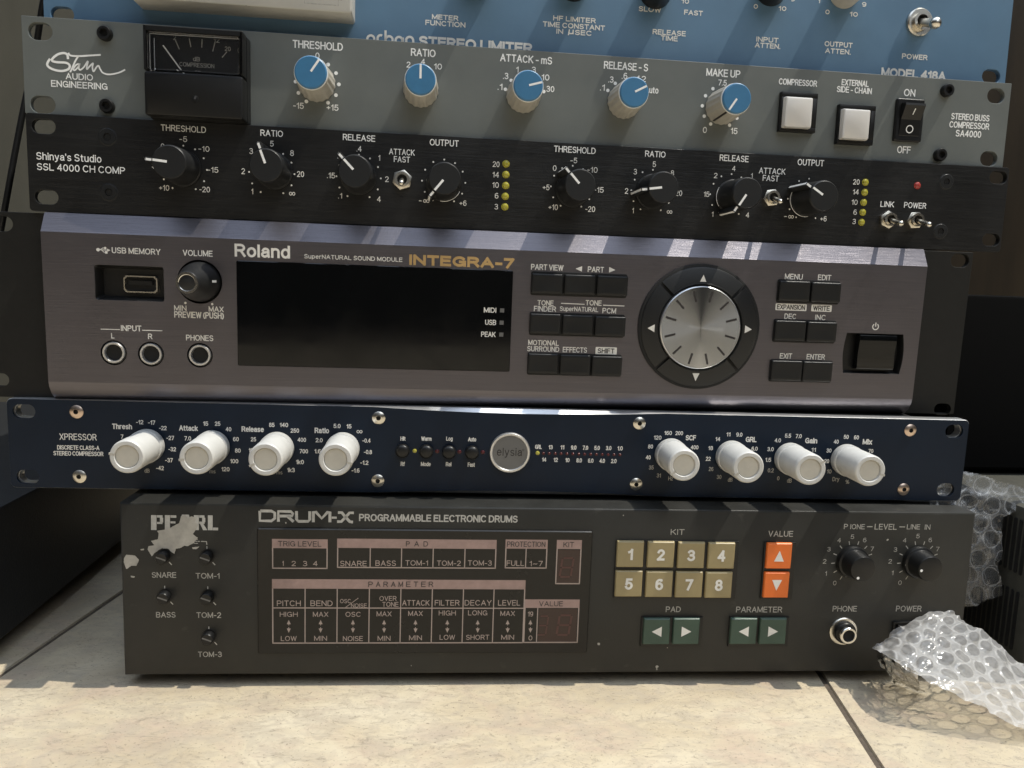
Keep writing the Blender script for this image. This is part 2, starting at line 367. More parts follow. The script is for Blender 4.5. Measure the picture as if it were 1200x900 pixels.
_lift = [0]
def pen(mb, pts, t, h, mt):
    """one pen line of width t; sharp corners are cut into separate strokes"""
    seg = [pts[0]]; runs = []
    for i in range(1, len(pts)):
        if math.hypot(pts[i][0]-seg[-1][0], pts[i][1]-seg[-1][1]) < 1e-5: continue
        if len(seg) > 1:
            a = (seg[-1][0]-seg[-2][0], seg[-1][1]-seg[-2][1]); b = (pts[i][0]-seg[-1][0], pts[i][1]-seg[-1][1])
            if a[0]*b[0]+a[1]*b[1] < .70*math.hypot(*a)*math.hypot(*b): runs.append(seg); seg = [seg[-1]]
        seg.append(pts[i])
    if len(seg) > 1: runs.append(seg)
    for r in runs:
        _lift[0] = (_lift[0]+1) % 9
        closed = math.hypot(r[0][0]-r[-1][0], r[0][1]-r[-1][1]) < 1e-4 and len(r) > 3
        n = len(r); q = [list(p) for p in r]
        if not closed:
            for e_, f_ in ((0, 1), (-1, -2)):
                dx, dz = r[e_][0]-r[f_][0], r[e_][1]-r[f_][1]; l = math.hypot(dx, dz); q[e_] = [r[e_][0]+dx/l*t*.46, r[e_][1]+dz/l*t*.46]
        A, B = [], []
        hh = h+_lift[0]*.004
        for i in range(n):
            p0 = q[i-1] if i > 0 else (q[-2] if closed else q[0]); p1 = q[(i+1)] if i < n-1 else (q[1] if closed else q[-1])
            dx, dz = p1[0]-p0[0], p1[1]-p0[1]; l = math.hypot(dx, dz) or 1
            A.append((q[i][0]-dz/l*t/2, hh, q[i][1]+dx/l*t/2)); B.append((q[i][0]+dz/l*t/2, hh, q[i][1]-dx/l*t/2))
        mb.loft([A, B], mt, False, False, closed=False)
def put(mb, s, x, z, w, h, mt, bold, h0, sp=1.):
    """text fitted into a box of w x h mm round (x, z)"""
    P, x0, x1, y0, y1 = skeleton(s, sp)
    t = h/max(1., (y1-y0))*(.108+bold*2.8)
    if y1-y0 < .5: t = min(.42, h*1.0) if y1-y0 > .05 else .36
    kx = (w-t)/(x1-x0) if x1-x0 > 1e-3 else 1.; kz = (h-t)/(y1-y0) if y1-y0 > 1e-3 else 0.
    mb.mark()
    for p in P: pen(mb, [(x+(q[0]-(x0+x1)/2)*kx, z+(q[1]-(y0+y1)/2)*kz) for q in p], t, h0, mt)
    mb.mark()

GAP = 4.5
class Dev:
    """a device with a front plane: turns photo measurements on that plane into local millimetres"""
    def __init__(s, name, label, cat, prm, Wd):
        x0, y0, z0, psi, H, t = prm
        U = np.array([math.cos(psi), math.sin(psi), 0.]); V = np.array([0., math.sin(t), math.cos(t)])
        Nn = np.cross(U, V); Nn /= np.linalg.norm(Nn); V = np.cross(Nn, U)
        s.U, s.V, s.N, s.W, s.H = U, V, Nn, Wd, H
        s.O = np.array([x0, y0, z0]) + U*Wd/2
        r = bpy.data.objects.new(name, None); COL.objects.link(r); r.empty_display_size = .02
        m = Matrix.Identity(4)
        for i in range(3):
            m[i][0] = U[i]; m[i][1] = -Nn[i]; m[i][2] = V[i]; m[i][3] = (s.O[i]-(FLOOR if i == 2 else 0))*MM
        r.matrix_world = m; r['label'] = label; r['category'] = cat
        s.root = r
    def uv(s, px, py, h=0.):
        d = RC.T @ np.array([(px-600)/F, (py-450)/F, 1.])
        O = s.O + s.N*h; t = ((O-CAMP) @ s.N)/(d @ s.N); q = CAMP+d*t-O
        return float(q @ s.U), float(q @ s.V)
    def k(s, px, py, h=0.):
        a = s.uv(px-1, py, h); b = s.uv(px+1, py, h); c = s.uv(px, py-1, h); d = s.uv(px, py+1, h)
        return abs(b[0]-a[0])/2, abs(c[1]-d[1])/2
    def text(s, mb, t, cx, cy, w, h, mt, bold=.012, h0=.07, sp=1.):
        x, z = s.uv(cx, cy, h0); kx, kz = s.k(cx, cy, h0)
        put(mb, t, x, z, w*kx, h*kz, mt, bold, h0, sp)
    def texts(s, mb, rows, mt, bold=.012, h0=.07):
        for r in rows: s.text(mb, r[0], r[1], r[2], r[3], r[4], mt, bold, h0)
    def inf(s, mb, cx, cy, w, h, mt, h0=.07):
        x, z = s.uv(cx, cy, h0); kx, kz = s.k(cx, cy); a = w*kx/2; b = h*kz/2
        for q in (-1, 1):
            mb.stroke([(x+q*a/2+a/2*.85*math.cos(2*math.pi*i/16), z+b*.85*math.sin(2*math.pi*i/16)) for i in range(17)], .32, h0, mt)
    def line(s, mb, pts, wpx, mt, h0=.07, wpx2=None):
        kx = s.k(*pts[0])[0]
        mb.stroke([s.uv(p[0], p[1], h0) for p in pts], wpx*kx, h0, mt, None if wpx2 is None else wpx2*kx)
    def poly(s, mb, pts, mt, h0=.07): mb.flat([s.uv(p[0], p[1], h0) for p in pts], h0, mt)
    def rect(s, px, py, w, h, hh=0.):
        x, z = s.uv(px, py, hh); kx, kz = s.k(px, py, hh); return x, z, w*kx, h*kz
    def tri(s, mb, cx, cy, w, h, d, mt, h0=.07):
        x, z, a, b = s.rect(cx, cy, w, h, h0)
        p = {'u': [(-a/2, -b/2), (a/2, -b/2), (0, b/2)], 'd': [(-a/2, b/2), (a/2, b/2), (0, -b/2)], 'l': [(a/2, -b/2), (a/2, b/2), (-a/2, 0)], 'r': [(-a/2, -b/2), (-a/2, b/2), (a/2, 0)]}[d]
        mb.flat([(x+q[0], z+q[1]) for q in p], h0, mt)
    def mb(s): return MB()

def slot(D, px, py, w=10.2, h=6.9):
    x, z = D.uv(px, py); return rrect(x, z, w, h, h/2-.01, 8)
def chassis(D, x0, x1, z0, z1, h0, h1):
    b = MB(); b.box((x0+x1)/2, (z0+z1)/2, x1-x0, z1-z0, h0, h1, m_chassis, 1.0); return b.build('chassis', D.root)
def dirang(a): return math.sin(R_(a)), math.cos(R_(a))        # clock angle -> x, z
def screw(D, px, py, r, mt, style, hh=0.):
    x, z = D.uv(px, py, hh); b = MB()
    if style == 'cap':
        b.lathe(x, z, [(r, 0), (r, 2.2), (r*.88, 2.8), (r*.55, 2.8)], mt, 28, True, False)
        b.lathe(x, z, [(r*.55, 2.8), (r*.5, 1.0)], m_void, 6, False, True)
    elif style == 'csk':
        b.lathe(x, z, [(r*1.12, .03), (r, .12), (r*.96, .32), (r*.46, .36)], mt, 32, False, False)
        b.lathe(x, z, [(r*.46, .36), (r*.40, -.2)], m_void, 6, False, True)
    else:
        b.lathe(x, z, [(r, 0), (r, .25), (r*.8, .7), (r*.35, .9)], mt, 28, False, False)
        b.lathe(x, z, [(r*.35, .9), (r*.3, .1)], m_void, 6, False, True)
    return b.build('screw', D.root)
def led(D, px, py, r, mt, h=1.1):
    x, z = D.uv(px, py); b = MB()
    b.lathe(x, z, [(r*1.25, 0), (r*1.25, .12), (r, .15), (r, h*.5), (r*.8, h*.85), (r*.4, h)], mt, 16)
    return b.build('indicator_light', D.root)
def toggle(D, px, py, tip, r=4.9, ht=13., big=1.0, mt=m_nickel):
    x, z = D.uv(px, py); tx, tz = D.uv(tip[0], tip[1], ht)
    b = MB(); a0 = random.random()
    hexo = [(x+r*math.cos(a0+i*math.pi/3), z+r*math.sin(a0+i*math.pi/3)) for i in range(6)]
    b.prism(hexo, .0, 1.9*big, mt, .5)
    root = b.build('toggle_switch', D.root)
    b = MB(); b.ring(x, z, r*.48, r*.72, 1.85*big, 4.0*big, mt, 24); b.disc(x, z, r*.5, 2.3*big, m_void); b.build('bushing', root, 35)
    b = MB(); p0 = Vector((x, 2.0*big, z)); p1 = Vector((tx, ht, tz))
    b.tube([p0, p0.lerp(p1, .5), p1], 1.0*big, mt, 14, 1.35*big); b.sphere(tuple(p1), 1.5*big, mt)
    b.build('lever', root, 50)
    return root

# ================================================================== SETTING
def at_y(px, py, y):
    d = RC.T @ np.array([(px-600)/F, (py-450)/F, 1.]); t = (y-CAMP[1])/d[1]; q = CAMP+d*t; q[2] -= FLOOR; return q
def tag(o, label, cat, group=None, kind=None):
    if label: o['label'] = label
    if cat: o['category'] = cat
    if group: o['group'] = group
    if kind: o['kind'] = kind
    return o
def floor():
    m = bpy.data.materials.new('beige_stone_tile'); m.use_nodes = True
    n = m.node_tree; p = n.nodes['Principled BSDF']; L = n.links.new
    t = n.nodes.new('ShaderNodeTexCoord')
    def nz(sc, det, rough=.55, rot=0., dist=0.):
        mpn = n.nodes.new('ShaderNodeMapping'); mpn.inputs['Scale'].default_value = sc; mpn.inputs['Rotation'].default_value = (0, 0, rot)
        L(t.outputs['Object'], mpn.inputs['Vector'])
        q = n.nodes.new('ShaderNodeTexNoise'); q.inputs['Scale'].default_value = 1; q.inputs['Detail'].default_value = det
        q.inputs['Roughness'].default_value = rough; q.inputs['Distortion'].default_value = dist
        L(mpn.outputs[0], q.inputs['Vector']); return q.outputs['Fac']
    def ramp(f, stops):
        r = n.nodes.new('ShaderNodeValToRGB'); L(f, r.inputs[0])
        el = r.color_ramp.elements
        el[0].position, el[0].color = stops[0][0], tuple(stops[0][1])+(1,); el[1].position, el[1].color = stops[-1][0], tuple(stops[-1][1])+(1,)
        for s_ in stops[1:-1]:
            z = el.new(s_[0]); z.color = tuple(s_[1])+(1,)
        return r.outputs[0]
    def mix(fac, a, b, mode='MIX'):
        q = n.nodes.new('ShaderNodeMix'); q.data_type = 'RGBA'; q.blend_type = mode
        if isinstance(fac, float): q.inputs[0].default_value = fac
        else: L(fac, q.inputs[0])
        L(a, q.inputs[6]); L(b, q.inputs[7]) if not isinstance(b, tuple) else q.inputs.__getitem__(7).__setattr__('default_value', b+(1,))
        return q.outputs[2]
    base = ramp(nz((9, 14, 9), 6, .62, .5, .9), [(.32, (.43, .352, .245)), (.5, (.535, .455, .322)), (.68, (.585, .515, .385))])
    pink = ramp(nz((26, 34, 26), 5, .65, .7, .5), [(.50, (0, 0, 0)), (.66, (.65, .65, .65))])
    c = mix(pink, base, (.46, .355, .275))
    cloud = ramp(nz((55, 85, 55), 6, .7, .9, 1.2), [(.45, (0, 0, 0)), (.60, (.5, .5, .5))])
    c = mix(cloud, c, (.40, .345, .27))
    vn = nz((16, 26, 16), 7, .66, .75, 1.6)
    v1 = n.nodes.new('ShaderNodeMath'); v1.operation = 'SUBTRACT'; v1.inputs[1].default_value = .5; L(vn, v1.inputs[0])
    v2 = n.nodes.new('ShaderNodeMath'); v2.operation = 'ABSOLUTE'; L(v1.outputs[0], v2.inputs[0])
    vein = ramp(v2.outputs[0], [(.0, (.32, .32, .32)), (.014, (.08, .08, .08)), (.028, (0, 0, 0))])
    c = mix(vein, c, (.34, .28, .21))
    pits = ramp(nz((95, 190, 95), 7, .74, .7, 1.6), [(.55, (0, 0, 0)), (.61, (.34, .34, .34)), (.70, (.9, .9, .9))])
    c = mix(pits, c, (.30, .25, .19))
    specks = ramp(nz((600, 760, 600), 2, .6, .62), [(.62, (0, 0, 0)), (.70, (.65, .65, .65))])
    c = mix(specks, c, (.20, .165, .13))
    L(c, p.inputs['Base Color'])
    p.inputs['Roughness'].default_value = .38; p.inputs['Specular IOR Level'].default_value = .4
    b = n.nodes.new('ShaderNodeBump'); b.inputs['Strength'].default_value = .35; b.inputs['Distance'].default_value = .0006; b.invert = True
    L(pits, b.inputs['Height']); L(b.outputs[0], p.inputs['Normal'])
    grout = mat('brown_grout', (.085, .066, .048), .9, var=.3, vscale=(300, 300, 300), bump=.4)
    mb = MB()
    ang = 9.75; ca, sa = math.cos(R_(ang)), math.sin(R_(ang))
    pitch = 409.6; gap = 3.2
    org = np.array([402.5, 0.]); ax = np.array([ca, -sa]); ay = np.array([sa, ca])     # right-hand joint passes here
    for i in range(-4, 4):
        for j in range(-4, 4):
            c0 = org + ax*(i*pitch) + ay*(j*pitch+230)
            loops = []
            for ins, z in ((gap/2-.4, -3), (gap/2, -.7), (gap/2+.25, -.2), (gap/2+.9, 0)):
                loops.append([tuple(c0+ax*a+ay*b_)+(z,) for a, b_ in ((ins, ins), (pitch-ins, ins), (pitch-ins, pitch-ins), (ins, pitch-ins))])
            mb.loft(loops, m, False, True)
    e_ = 1700
    mb.add([(-e_, -e_, -1.3), (e_+400, -e_, -1.3), (e_+400, e_, -1.3), (-e_, e_, -1.3)], [[0, 1, 2, 3]], grout)
    o = mb.build('floor', None, 30, True, world=True); o['kind'] = 'structure'
    return o
floor()

def wbox(mb, x0, x1, y0, y1, z0, z1, mt, c=0.):
    if c:
        L_ = []
        for ins, z in ((c, z0), (0, z0+c), (0, z1-c), (c*.3, z1-c*.3), (c, z1)):
            L_.append([(x, y, z) for x, y in ((x0+ins, y0+ins), (x1-ins, y0+ins), (x1-ins, y1-ins), (x0+ins, y1-ins))])
        mb.loft(L_, mt)
    else:
        mb.loft([[(x0, y0, z), (x1, y0, z), (x1, y1, z), (x0, y1, z)] for z in (z0, z1)], mt)

mb = MB(); wbox(mb, -900, 900, 420, 470, -2, 900, m_wall)
w_ = mb.build('wall', None, 0, True, world=True)
tag(w_, 'plain beige plaster wall behind the whole stack', 'wall')
mb = MB(); wbox(mb, 470, 900, 372, 418, -1, 900, m_deepbrown, 2)  # separate dark slab covers the wall's right end, making it darker there
o = mb.build('dark_wall_slab', None, 30, True, world=True)
tag(o, 'dark brown slab making the wall darker behind the right end of the stack', 'board')
# black cable hanging down the wall at the left
pts = [at_y(60, -40, 60), at_y(50, 5, 60), at_y(40, 70, 62), at_y(28.7, 122, 60), at_y(17, 182, 58), at_y(5, 248, 56), at_y(-8, 320, 60)]
mb = MB(); P = [Vector(p) for p in pts]; sm = []
for i in range(len(P)-1):
    for k in range(6): 
        t = k/6; p0 = P[max(0, i-1)]; p1 = P[i]; p2 = P[i+1]; p3 = P[min(len(P)-1, i+2)]
        sm.append(.5*((2*p1)+(-p0+p2)*t+(2*p0-5*p1+4*p2-p3)*t*t+(-p0+3*p1-3*p2+p3)*t**3))
mb.tube(sm, 1.6, m_black, 10)
o = mb.build('cable', None, 60, True, world=True)
tag(o, 'thin black cable running down behind the left ends of the upper units', 'cable')

# black cabinet at the left
def left_cabinet():
    x1 = -24.; d = RC.T @ np.array([(15-600)/F, (586-450)/F, 1.]); t = (x1-CX)/d[0]; zt = CZ+d[2]*t-FLOOR
    r = bpy.data.objects.new('black_cabinet', None); COL.objects.link(r)
    r.location = (-.2, .15, 0)
    tag(r, 'black vinyl cabinet standing on the tiles at the left of the stack', 'cabinet')
    b = MB(); wbox(b, -280+200, x1+200, -30-150, 330-150, 8, zt, m_vinyl, 2.5); b.build('body', r, 40, True, True)
    for sx in (-265, -44):
        for sy in (0, 300):
            b = MB(); b.loft([[(sx+200+11*math.cos(a*math.pi/8), sy-150+11*math.sin(a*math.pi/8), z) for a in range(16)] for z in (0, 8)], m_rubber)
            b.build('rubber_foot', r, 40, True, True)
    for cx_, cy_ in ((x1, -30), (x1, 314)):
        b = MB(); wbox(b, cx_+200-16, cx_+200+.8, cy_-150-.8, cy_-150+16.8, zt-14, zt+.9, m_black, 2.5); b.build('corner_cap', r, 40, True, True)
left_cabinet()

# right: vented unit with a black case on top
def right_units():
    r = bpy.data.objects.new('vented_unit', None); COL.objects.link(r); r.location = (.6, .15, 0)
    tag(r, 'olive black unit with vertical vent slots behind the bubble wrap at the right', 'electronic unit')
    X0 = 499.; ztop = 92.; y0, y1 = -40., 230.
    b = MB(); wbox(b, X0-600+.9, X0-600+200, y0-150, y1-150, 6, ztop, m_vent, 3.0); b.build('body', r, 40, True, True)
    for row, (za, zb) in enumerate(((57, 84), (16, 46))):
        b = MB()
        yy = y0+9
        while yy < y1-12:
            loops = []
            n = 6
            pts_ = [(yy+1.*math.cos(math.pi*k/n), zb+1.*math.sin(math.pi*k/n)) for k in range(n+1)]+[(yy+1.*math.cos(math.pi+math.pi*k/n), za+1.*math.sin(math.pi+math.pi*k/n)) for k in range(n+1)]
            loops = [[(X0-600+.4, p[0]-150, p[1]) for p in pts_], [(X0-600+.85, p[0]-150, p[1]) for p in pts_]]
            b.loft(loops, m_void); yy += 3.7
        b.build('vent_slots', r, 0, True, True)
    for sx in (X0-600+15, X0-600+185):
        for sy in (y0-140, y1-160):
            b = MB(); b.loft([[(sx+9*math.cos(a*math.pi/8), sy+9*math.sin(a*math.pi/8), z) for a in range(16)] for z in (0, 6)], m_rubber); b.build('rubber_foot', r, 40, True, True)
    r2 = bpy.data.objects.new('black_case', None); COL.objects.link(r2); r2.location = (.6, .15, ztop*MM)
    tag(r2, 'plain matt black case standing on the vented unit at the right edge', 'case')
    b = MB(); wbox(b, X0-600+2, X0-600+205, 40-150, 260-150, 3, 200.6-ztop+.5, m_dark, 2.0); b.build('body', r2, 40, True, True)
    for sx in (X0-600+18, X0-600+185):
        for sy in (60-150, 240-150):
            b = MB(); b.loft([[(sx+8*math.cos(a*math.pi/8), sy+8*math.sin(a*math.pi/8), z) for a in range(16)] for z in (0, 3)], m_rubber); b.build('rubber_foot', r2, 40, True, True)
right_units()

# ================================================================== KNOBS
def pt(x, z, a, r): s_, c_ = dirang(a); return (x+s_*r, z+c_*r)
def bar(x, z, a, r0, r1, w):
    s_, c_ = dirang(a); q = (c_*w/2, -s_*w/2)
    p0 = pt(x, z, a, r0); p1 = pt(x, z, a, r1)
    return [(p0[0]-q[0], p0[1]-q[1]), (p0[0]+q[0], p0[1]+q[1]), (p1[0]+q[0], p1[1]+q[1]), (p1[0]-q[0], p1[1]-q[1])]

def knob_black(D, cap, a, arc=False):
    h = 19.3; x, z = D.uv(cap[0], cap[1], h)
    b = MB()
    b.lathe(x, z, [(8.5, .3), (8.5, 1.3), (8.1, 1.7), (7.55, 17.9), (7.3, 18.9), (6.9, 19.3)], m_capblk, 56, True, True)
    fin = lambda r1, w, hh: [(p[0], hh, p[1]) for p in bar(x, z, a, 5.5, r1, w)]
    b.loft([fin(10.9, 2.6, .4), fin(10.6, 2.2, 17.6), fin(10.2, 1.8, 18.1)], m_capblk)
    k = b.build('knob', D.root)
    b = MB()
    b.flat(bar(x, z, a, .9, 7.0, 1.05), h+.04, m_white)
    b.flat(bar(x, z, a, 7.75, 10.25, 1.05), 18.16, m_white)
    q0 = bar(x, z, a, 10.25, 10.68, 1.05); q1 = bar(x, z, a, 10.68, 10.98, 1.05)
    b.add([(q0[3][0], 18.16, q0[3][1]), (q0[2][0], 18.16, q0[2][1]), (q1[0][0]*.0+q0[2][0]+(q1[2][0]-q0[2][0])*.5, 17.6, q0[2][1]+(q1[2][1]-q0[2][1])*.5), (q0[3][0]+(q1[3][0]-q0[3][0])*.5, 17.6, q0[3][1]+(q1[3][1]-q0[3][1])*.5)], [[0, 1, 2, 3]], m_white)
    o0 = bar(x, z, a, 10.0, 10.66, 1.05); o1 = bar(x, z, a, 10.0, 10.97, 1.05)
    b.add([(o0[3][0], 17.6, o0[3][1]), (o0[2][0], 17.6, o0[2][1]), (o1[2][0], .5, o1[2][1]), (o1[3][0], .5, o1[3][1])], [[0, 1, 2, 3]], m_white)
    b.build('pointer', k, 0, False)
    if arc:
        b = MB(); b.tube([(x+8.55*math.cos(t), 1.35, z+8.55*math.sin(t)) for t in [R_(arc[0]+(arc[1]-arc[0])*i/24) for i in range(25)]], .16, m_white, 6)
        b.build('edge_ring', k, 0)
    return k
def knob_blue(D, cap, a, sc=1.0):
    h = 19.6; x, z = D.uv(cap[0], cap[1], h); b = MB()
    b.lathe(x, z, [(8.6*sc, .4), (8.5*sc, 2), (7.55*sc, 16.4)], m_skirt, 144, True, True, flute=18, fl=.035)
    b.lathe(x, z, [(7.5*sc, 16.4), (7.55*sc, 17.0), (7.35*sc, 17.6)], m_skirt, 48, False, True)
    k = b.build('knob', D.root, 28)
    b = MB(); b.lathe(x, z, [(7.0*sc, 17.5), (6.95*sc, 19.2), (6.5*sc, 19.6)], m_capblue, 48, False, True)
    b.ring(x, z, 6.85*sc, 7.3*sc, 17.5, 18.2, m_white, 48); b.build('cap', k)
    b = MB(); b.flat(bar(x, z, a, .3, 6.6*sc, .95), h+.04, m_white)
    o0 = bar(x, z, a, 6, 7.52*sc, 1.0); o1 = bar(x, z, a, 6, 8.62*sc, 1.0)
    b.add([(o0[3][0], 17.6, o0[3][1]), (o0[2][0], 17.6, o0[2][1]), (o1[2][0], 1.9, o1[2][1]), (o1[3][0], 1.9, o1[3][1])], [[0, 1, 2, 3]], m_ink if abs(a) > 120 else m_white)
    b.build('pointer', k, 0, False)
    return k
def knob_ivory(D, cap, a):
    h = 24.6; x, z = D.uv(cap[0], cap[1], h); b = MB()
    b.lathe(x, z, [(7.9, .6), (8.15, .9), (8.15, 5.0), (7.5, 5.3), (7.5, 5.8), (7.8, 6.1), (7.75, h-1.2), (7.55, h-.4), (7.1, h), (5.55, h), (5.3, h-.35), (5.2, h-1.1)], m_ivory, 56, True, False)
    k = b.build('knob', D.root, 40)
    b = MB(); b.lathe(x, z, [(5.25, h-1.1), (5.0, h-.75), (.1, h-.65)], m_ivory2, 48, False, False); b.build('cap', k, 40)
    b = MB(); s_, c_ = dirang(a)
    b.loft([[(p[0], hh, p[1]) for p in bar(x, z, a, 5.3, 7.86, 1.0)] for hh in (h-1.6, h+.03)], m_skirt); b.build('pointer', k, 0)
    return k
def dots(D, mb, cx, cy, rad, angs, r, mt):
    x, z = D.uv(cx, cy)
    for a in angs:
        q = pt(x, z, a, rad); mb.disc(q[0], q[1], r, .07, mt, 12)

# ================================================================== BLUE LIMITER (top)
D = Dev('limiter_unit', 'blue rack limiter at the top of the stack with off-white meter surround', 'rack unit', (7.96334, 5.87962, 319.74673, 0.00812, 88.0, 0.01406), 482.6)
hw = D.W/2
b = MB()
sl = [slot(D, 73, 17), slot(D, 1161.5, 89.5)]
sl += [[(p[0], p[1]+76) for p in q] for q in sl]
plate(b, rrect(0, 44, D.W, 88, .4), sl, -3, 0, m_blue, .25); b.build('front_panel', D.root, 40)
chassis(D, -214, 214, 1, 86, -220, -3.2)
b = MB()
D.texts(b, [('METER', 521.7, 20.5, 31, 6), ('FUNCTION', 522, 27.8, 47, 6.2), ('HF LIMITER', 673.3, 22.7, 50, 6), ('TIME CONSTANT', 672.7, 30.5, 73, 6.2), ('IN', 656, 36.7, 8, 6), ('µ', 669, 38, 6.5, 7), ('SEC', 683.5, 38.5, 19, 6),
  ('SLOW', 761.7, 11, 26, 6), ('FAST', 812.7, 15, 22, 6), ('10', 803, 1.5, 9, 5.5), ('RELEASE', 784.3, 38.3, 39, 6.2), ('TIME', 784.3, 45, 20, 6), ('INPUT', 899.3, 46.6, 26, 6), ('ATTEN.', 899.6, 53.6, 30, 6),
  ('0', 885.7, 7.5, 5, 5.5), ('10', 917, 10, 9, 5.5), ('0', 969.7, 14, 5, 5.5), ('10', 1000.5, 16.7, 9.5, 5.5), ('9', 1012.7, 5.2, 5, 5.5), ('1', 960, 1, 2, 5.5), ('9', 929, -1, 5, 5.5), ('OUTPUT', 982.7, 52.2, 33, 6.2), ('ATTEN.', 982, 60.2, 30, 6), ('POWER', 1072, 66.6, 30, 6.2)], m_cream, .03)
D.text(b, 'STEREO LIMITER', 558, 52.6, 133, 12.5, m_cream, .045)
D.text(b, 'MODEL 418A', 1070.7, 86.8, 76, 10.5, m_cream, .045)
[q.build('lettering', D.root, 0, False) for q in b.pieces(GAP)]
b = MB()     # rounded double-line logo
def arc(cx, cy, rx, ry, a0, a1, n=14): return [(cx+rx*math.cos(R_(a0+(a1-a0)*i/n)), cy-ry*math.sin(R_(a0+(a1-a0)*i/n))) for i in range(n+1)]
for pts in (arc(434.5, 46, 4.2, 4.6, 0, 360), [(442.5, 51), (442.5, 45)]+arc(446, 45.4, 3.6, 4.2, 180, 60), [(451.8, 35.5), (451.8, 47)], arc(456, 47, 4.2, 4.6, 0, 360), arc(467.5, 47.6, 4.0, 4.4, 0, 360), [(472, 44), (472, 53)], [(476, 53), (476, 47)]+arc(480, 47.6, 4.2, 4.4, 180, 0)+[(484.2, 53)]):
    D.line(b, pts, 2.7, m_cream)
[q.build('logo', D.root, 0, False) for q in b.pieces(GAP)]
# meter surround
xL, zB = D.uv(166, 13.); xR, _ = D.uv(416, 27)
zB = D.uv(300, 20.5)[1]
b = MB()
mcx, mcz, mw, mh = (xL+xR)/2, zB+32, xR-xL, 64
b.loft([[(p[0], hh, p[1]) for p in rrect(mcx, mcz, mw-i, mh-i, 1.2)] for hh, i in ((0, 0), (13.8, 0), (14.7, .5), (15, 1.4))], m_bezel)
mo = b.build('meter_surround', D.root)
b = MB(); b.frame(mcx, mcz, mw-9, mh-11, .5, 15.06, m_ink); b.frame(mcx+mw*.36, mcz-10, mw*.16, mh*.6, .4, 15.06, m_dim); b.build('outline', mo, 0, False)
b = MB(); b.box(mcx, mcz+4, mw-26, mh-26, 15.02, 15.1, m_white); b.build('scale_plate', mo, 0)
b = MB(); b.box(mcx, mcz+4, mw-22, mh-22, 15.1, 16.6, m_gloss, 1, .4); 
for px, py in ((768, -9), (903, -12), (989, -9), (560, -26), (672, -18)):
    x, z = D.uv(px, py); b = MB()
    b.lathe(x, z, [(8.2, .4), (7.9, 2), (7.5, 11), (6.6, 11.6)], m_skirt if px == 989 else m_black, 48, flute=0)
    b.lathe(x, z, [(6.2, 11.6), (6.0, 16), (5.4, 16.5)], m_black, 40)
    k = b.build('knob', D.root)
    b = MB(); b.flat(bar(x, z, 30, .5, 5.6, .9), 16.55, m_white); b.build('pointer', k, 0, False)
# big power toggle
x, z = D.uv(1076.7, 26.7); b = MB()
b.lathe(x, z, [(7.0, 0), (7.0, 1.2), (6.4, 1.9), (4.4, 1.9), (4.2, 1.0)], m_nickel, 40, True, False)
tg = b.build('toggle_switch', D.root)
b = MB(); b.ring(x, z, 3.1, 4.5, .4, 3.6, m_nickel, 32); b.disc(x, z, 3.2, .5, m_void); b.build('bushing', tg)
tx, tz = D.uv(1096, 27.2, 17.5)
b = MB(); p0 = Vector((x, 1., z)); p1 = Vector((tx, 17.5, tz)); b.tube([p0.lerp(p1, i/6) for i in range(7)], 1.7, m_nickel, 16, 2.5); b.sphere(tuple(p1), 2.9, m_nickel, 18, 12); b.build('lever', tg, 60)

# ================================================================== GREY COMPRESSOR
D = Dev('compressor_unit', 'grey rack compressor with blue-capped knobs and a black needle meter', 'rack unit', (3.89037, -6.39516, 276.83275, 0.01127, 42.41401, 0.00415), 482.6)
b = MB(); plate(b, rrect(0, D.H/2, D.W, D.H, .3), [slot(D, 47, 36.7, 10.4, 7.6), slot(D, 50.2, 122.6, 10.8, 7.6), slot(D, 1167.2, 112.3, 9.6, 7.4), slot(D, 1158.8, 186, 9.6, 7.4)], -3, 0, m_grey, .2); b.build('front_panel', D.root, 40)
chassis(D, -214, 214, .3, D.H-.3, -230, -3.2)
b = MB()
D.texts(b, [('AUDIO', 93, 90, 32, 7.6), ('ENGINEERING', 93, 99.6, 66, 7.8), ('THRESHOLD', 372.5, 53.2, 59, 9.3), ('RATIO', 496, 61.8, 29, 9), ('ATTACK - mS', 616.7, 69.3, 61, 9), ('RELEASE - S', 733.7, 77.7, 52, 9), ('MAKE UP', 847.7, 85.7, 40, 9), ('COMPRESSOR', 935.2, 96.7, 45, 7.4), ('EXTERNAL', 1002.3, 97.3, 32, 7.2), ('SIDE - CHAIN', 1001.3, 105.6, 41, 7.2), ('ON', 1066, 108.7, 13.5, 8.6), ('OFF', 1059.3, 175.5, 16, 8.6), ('STEREO BUSS', 1137.3, 137.4, 45, 7.6), ('COMPRESSOR', 1136, 147, 47, 7.6), ('SA4000', 1135, 156.8, 30, 8)], m_white, .018)
D.texts(b, [('0', 372, 65.3, 5, 7.5), ('-15', 349.8, 123.8, 12.5, 7.3), ('+15', 389.7, 126, 14, 7.3), ('2', 478.7, 75.7, 4.6, 7), ('4', 495.7, 72.3, 5, 7), ('10', 513.3, 77.9, 9.3, 7), ('.1', 586, 101.7, 5.5, 7.5), ('.3', 592.7, 89, 6.2, 7.5), ('1', 606.3, 81.5, 2.8, 7), ('3', 625.7, 81.7, 4.8, 7), ('10', 639.3, 90.7, 9, 7.2), ('30', 645, 104.3, 9.3, 7.2), ('.1', 706, 102.5, 5.5, 7.5), ('.3', 716, 93.2, 6.2, 7.5), ('.6', 732, 88.9, 6.5, 7.5), ('1.2', 751.7, 92.3, 10.5, 7), ('Auto', 763.7, 105.5, 16, 7.8), ('7.5', 846.7, 96.9, 10, 7), ('0', 826, 152.3, 4.8, 7.3), ('15', 860.3, 153.5, 8, 7.3)], m_white, .014)
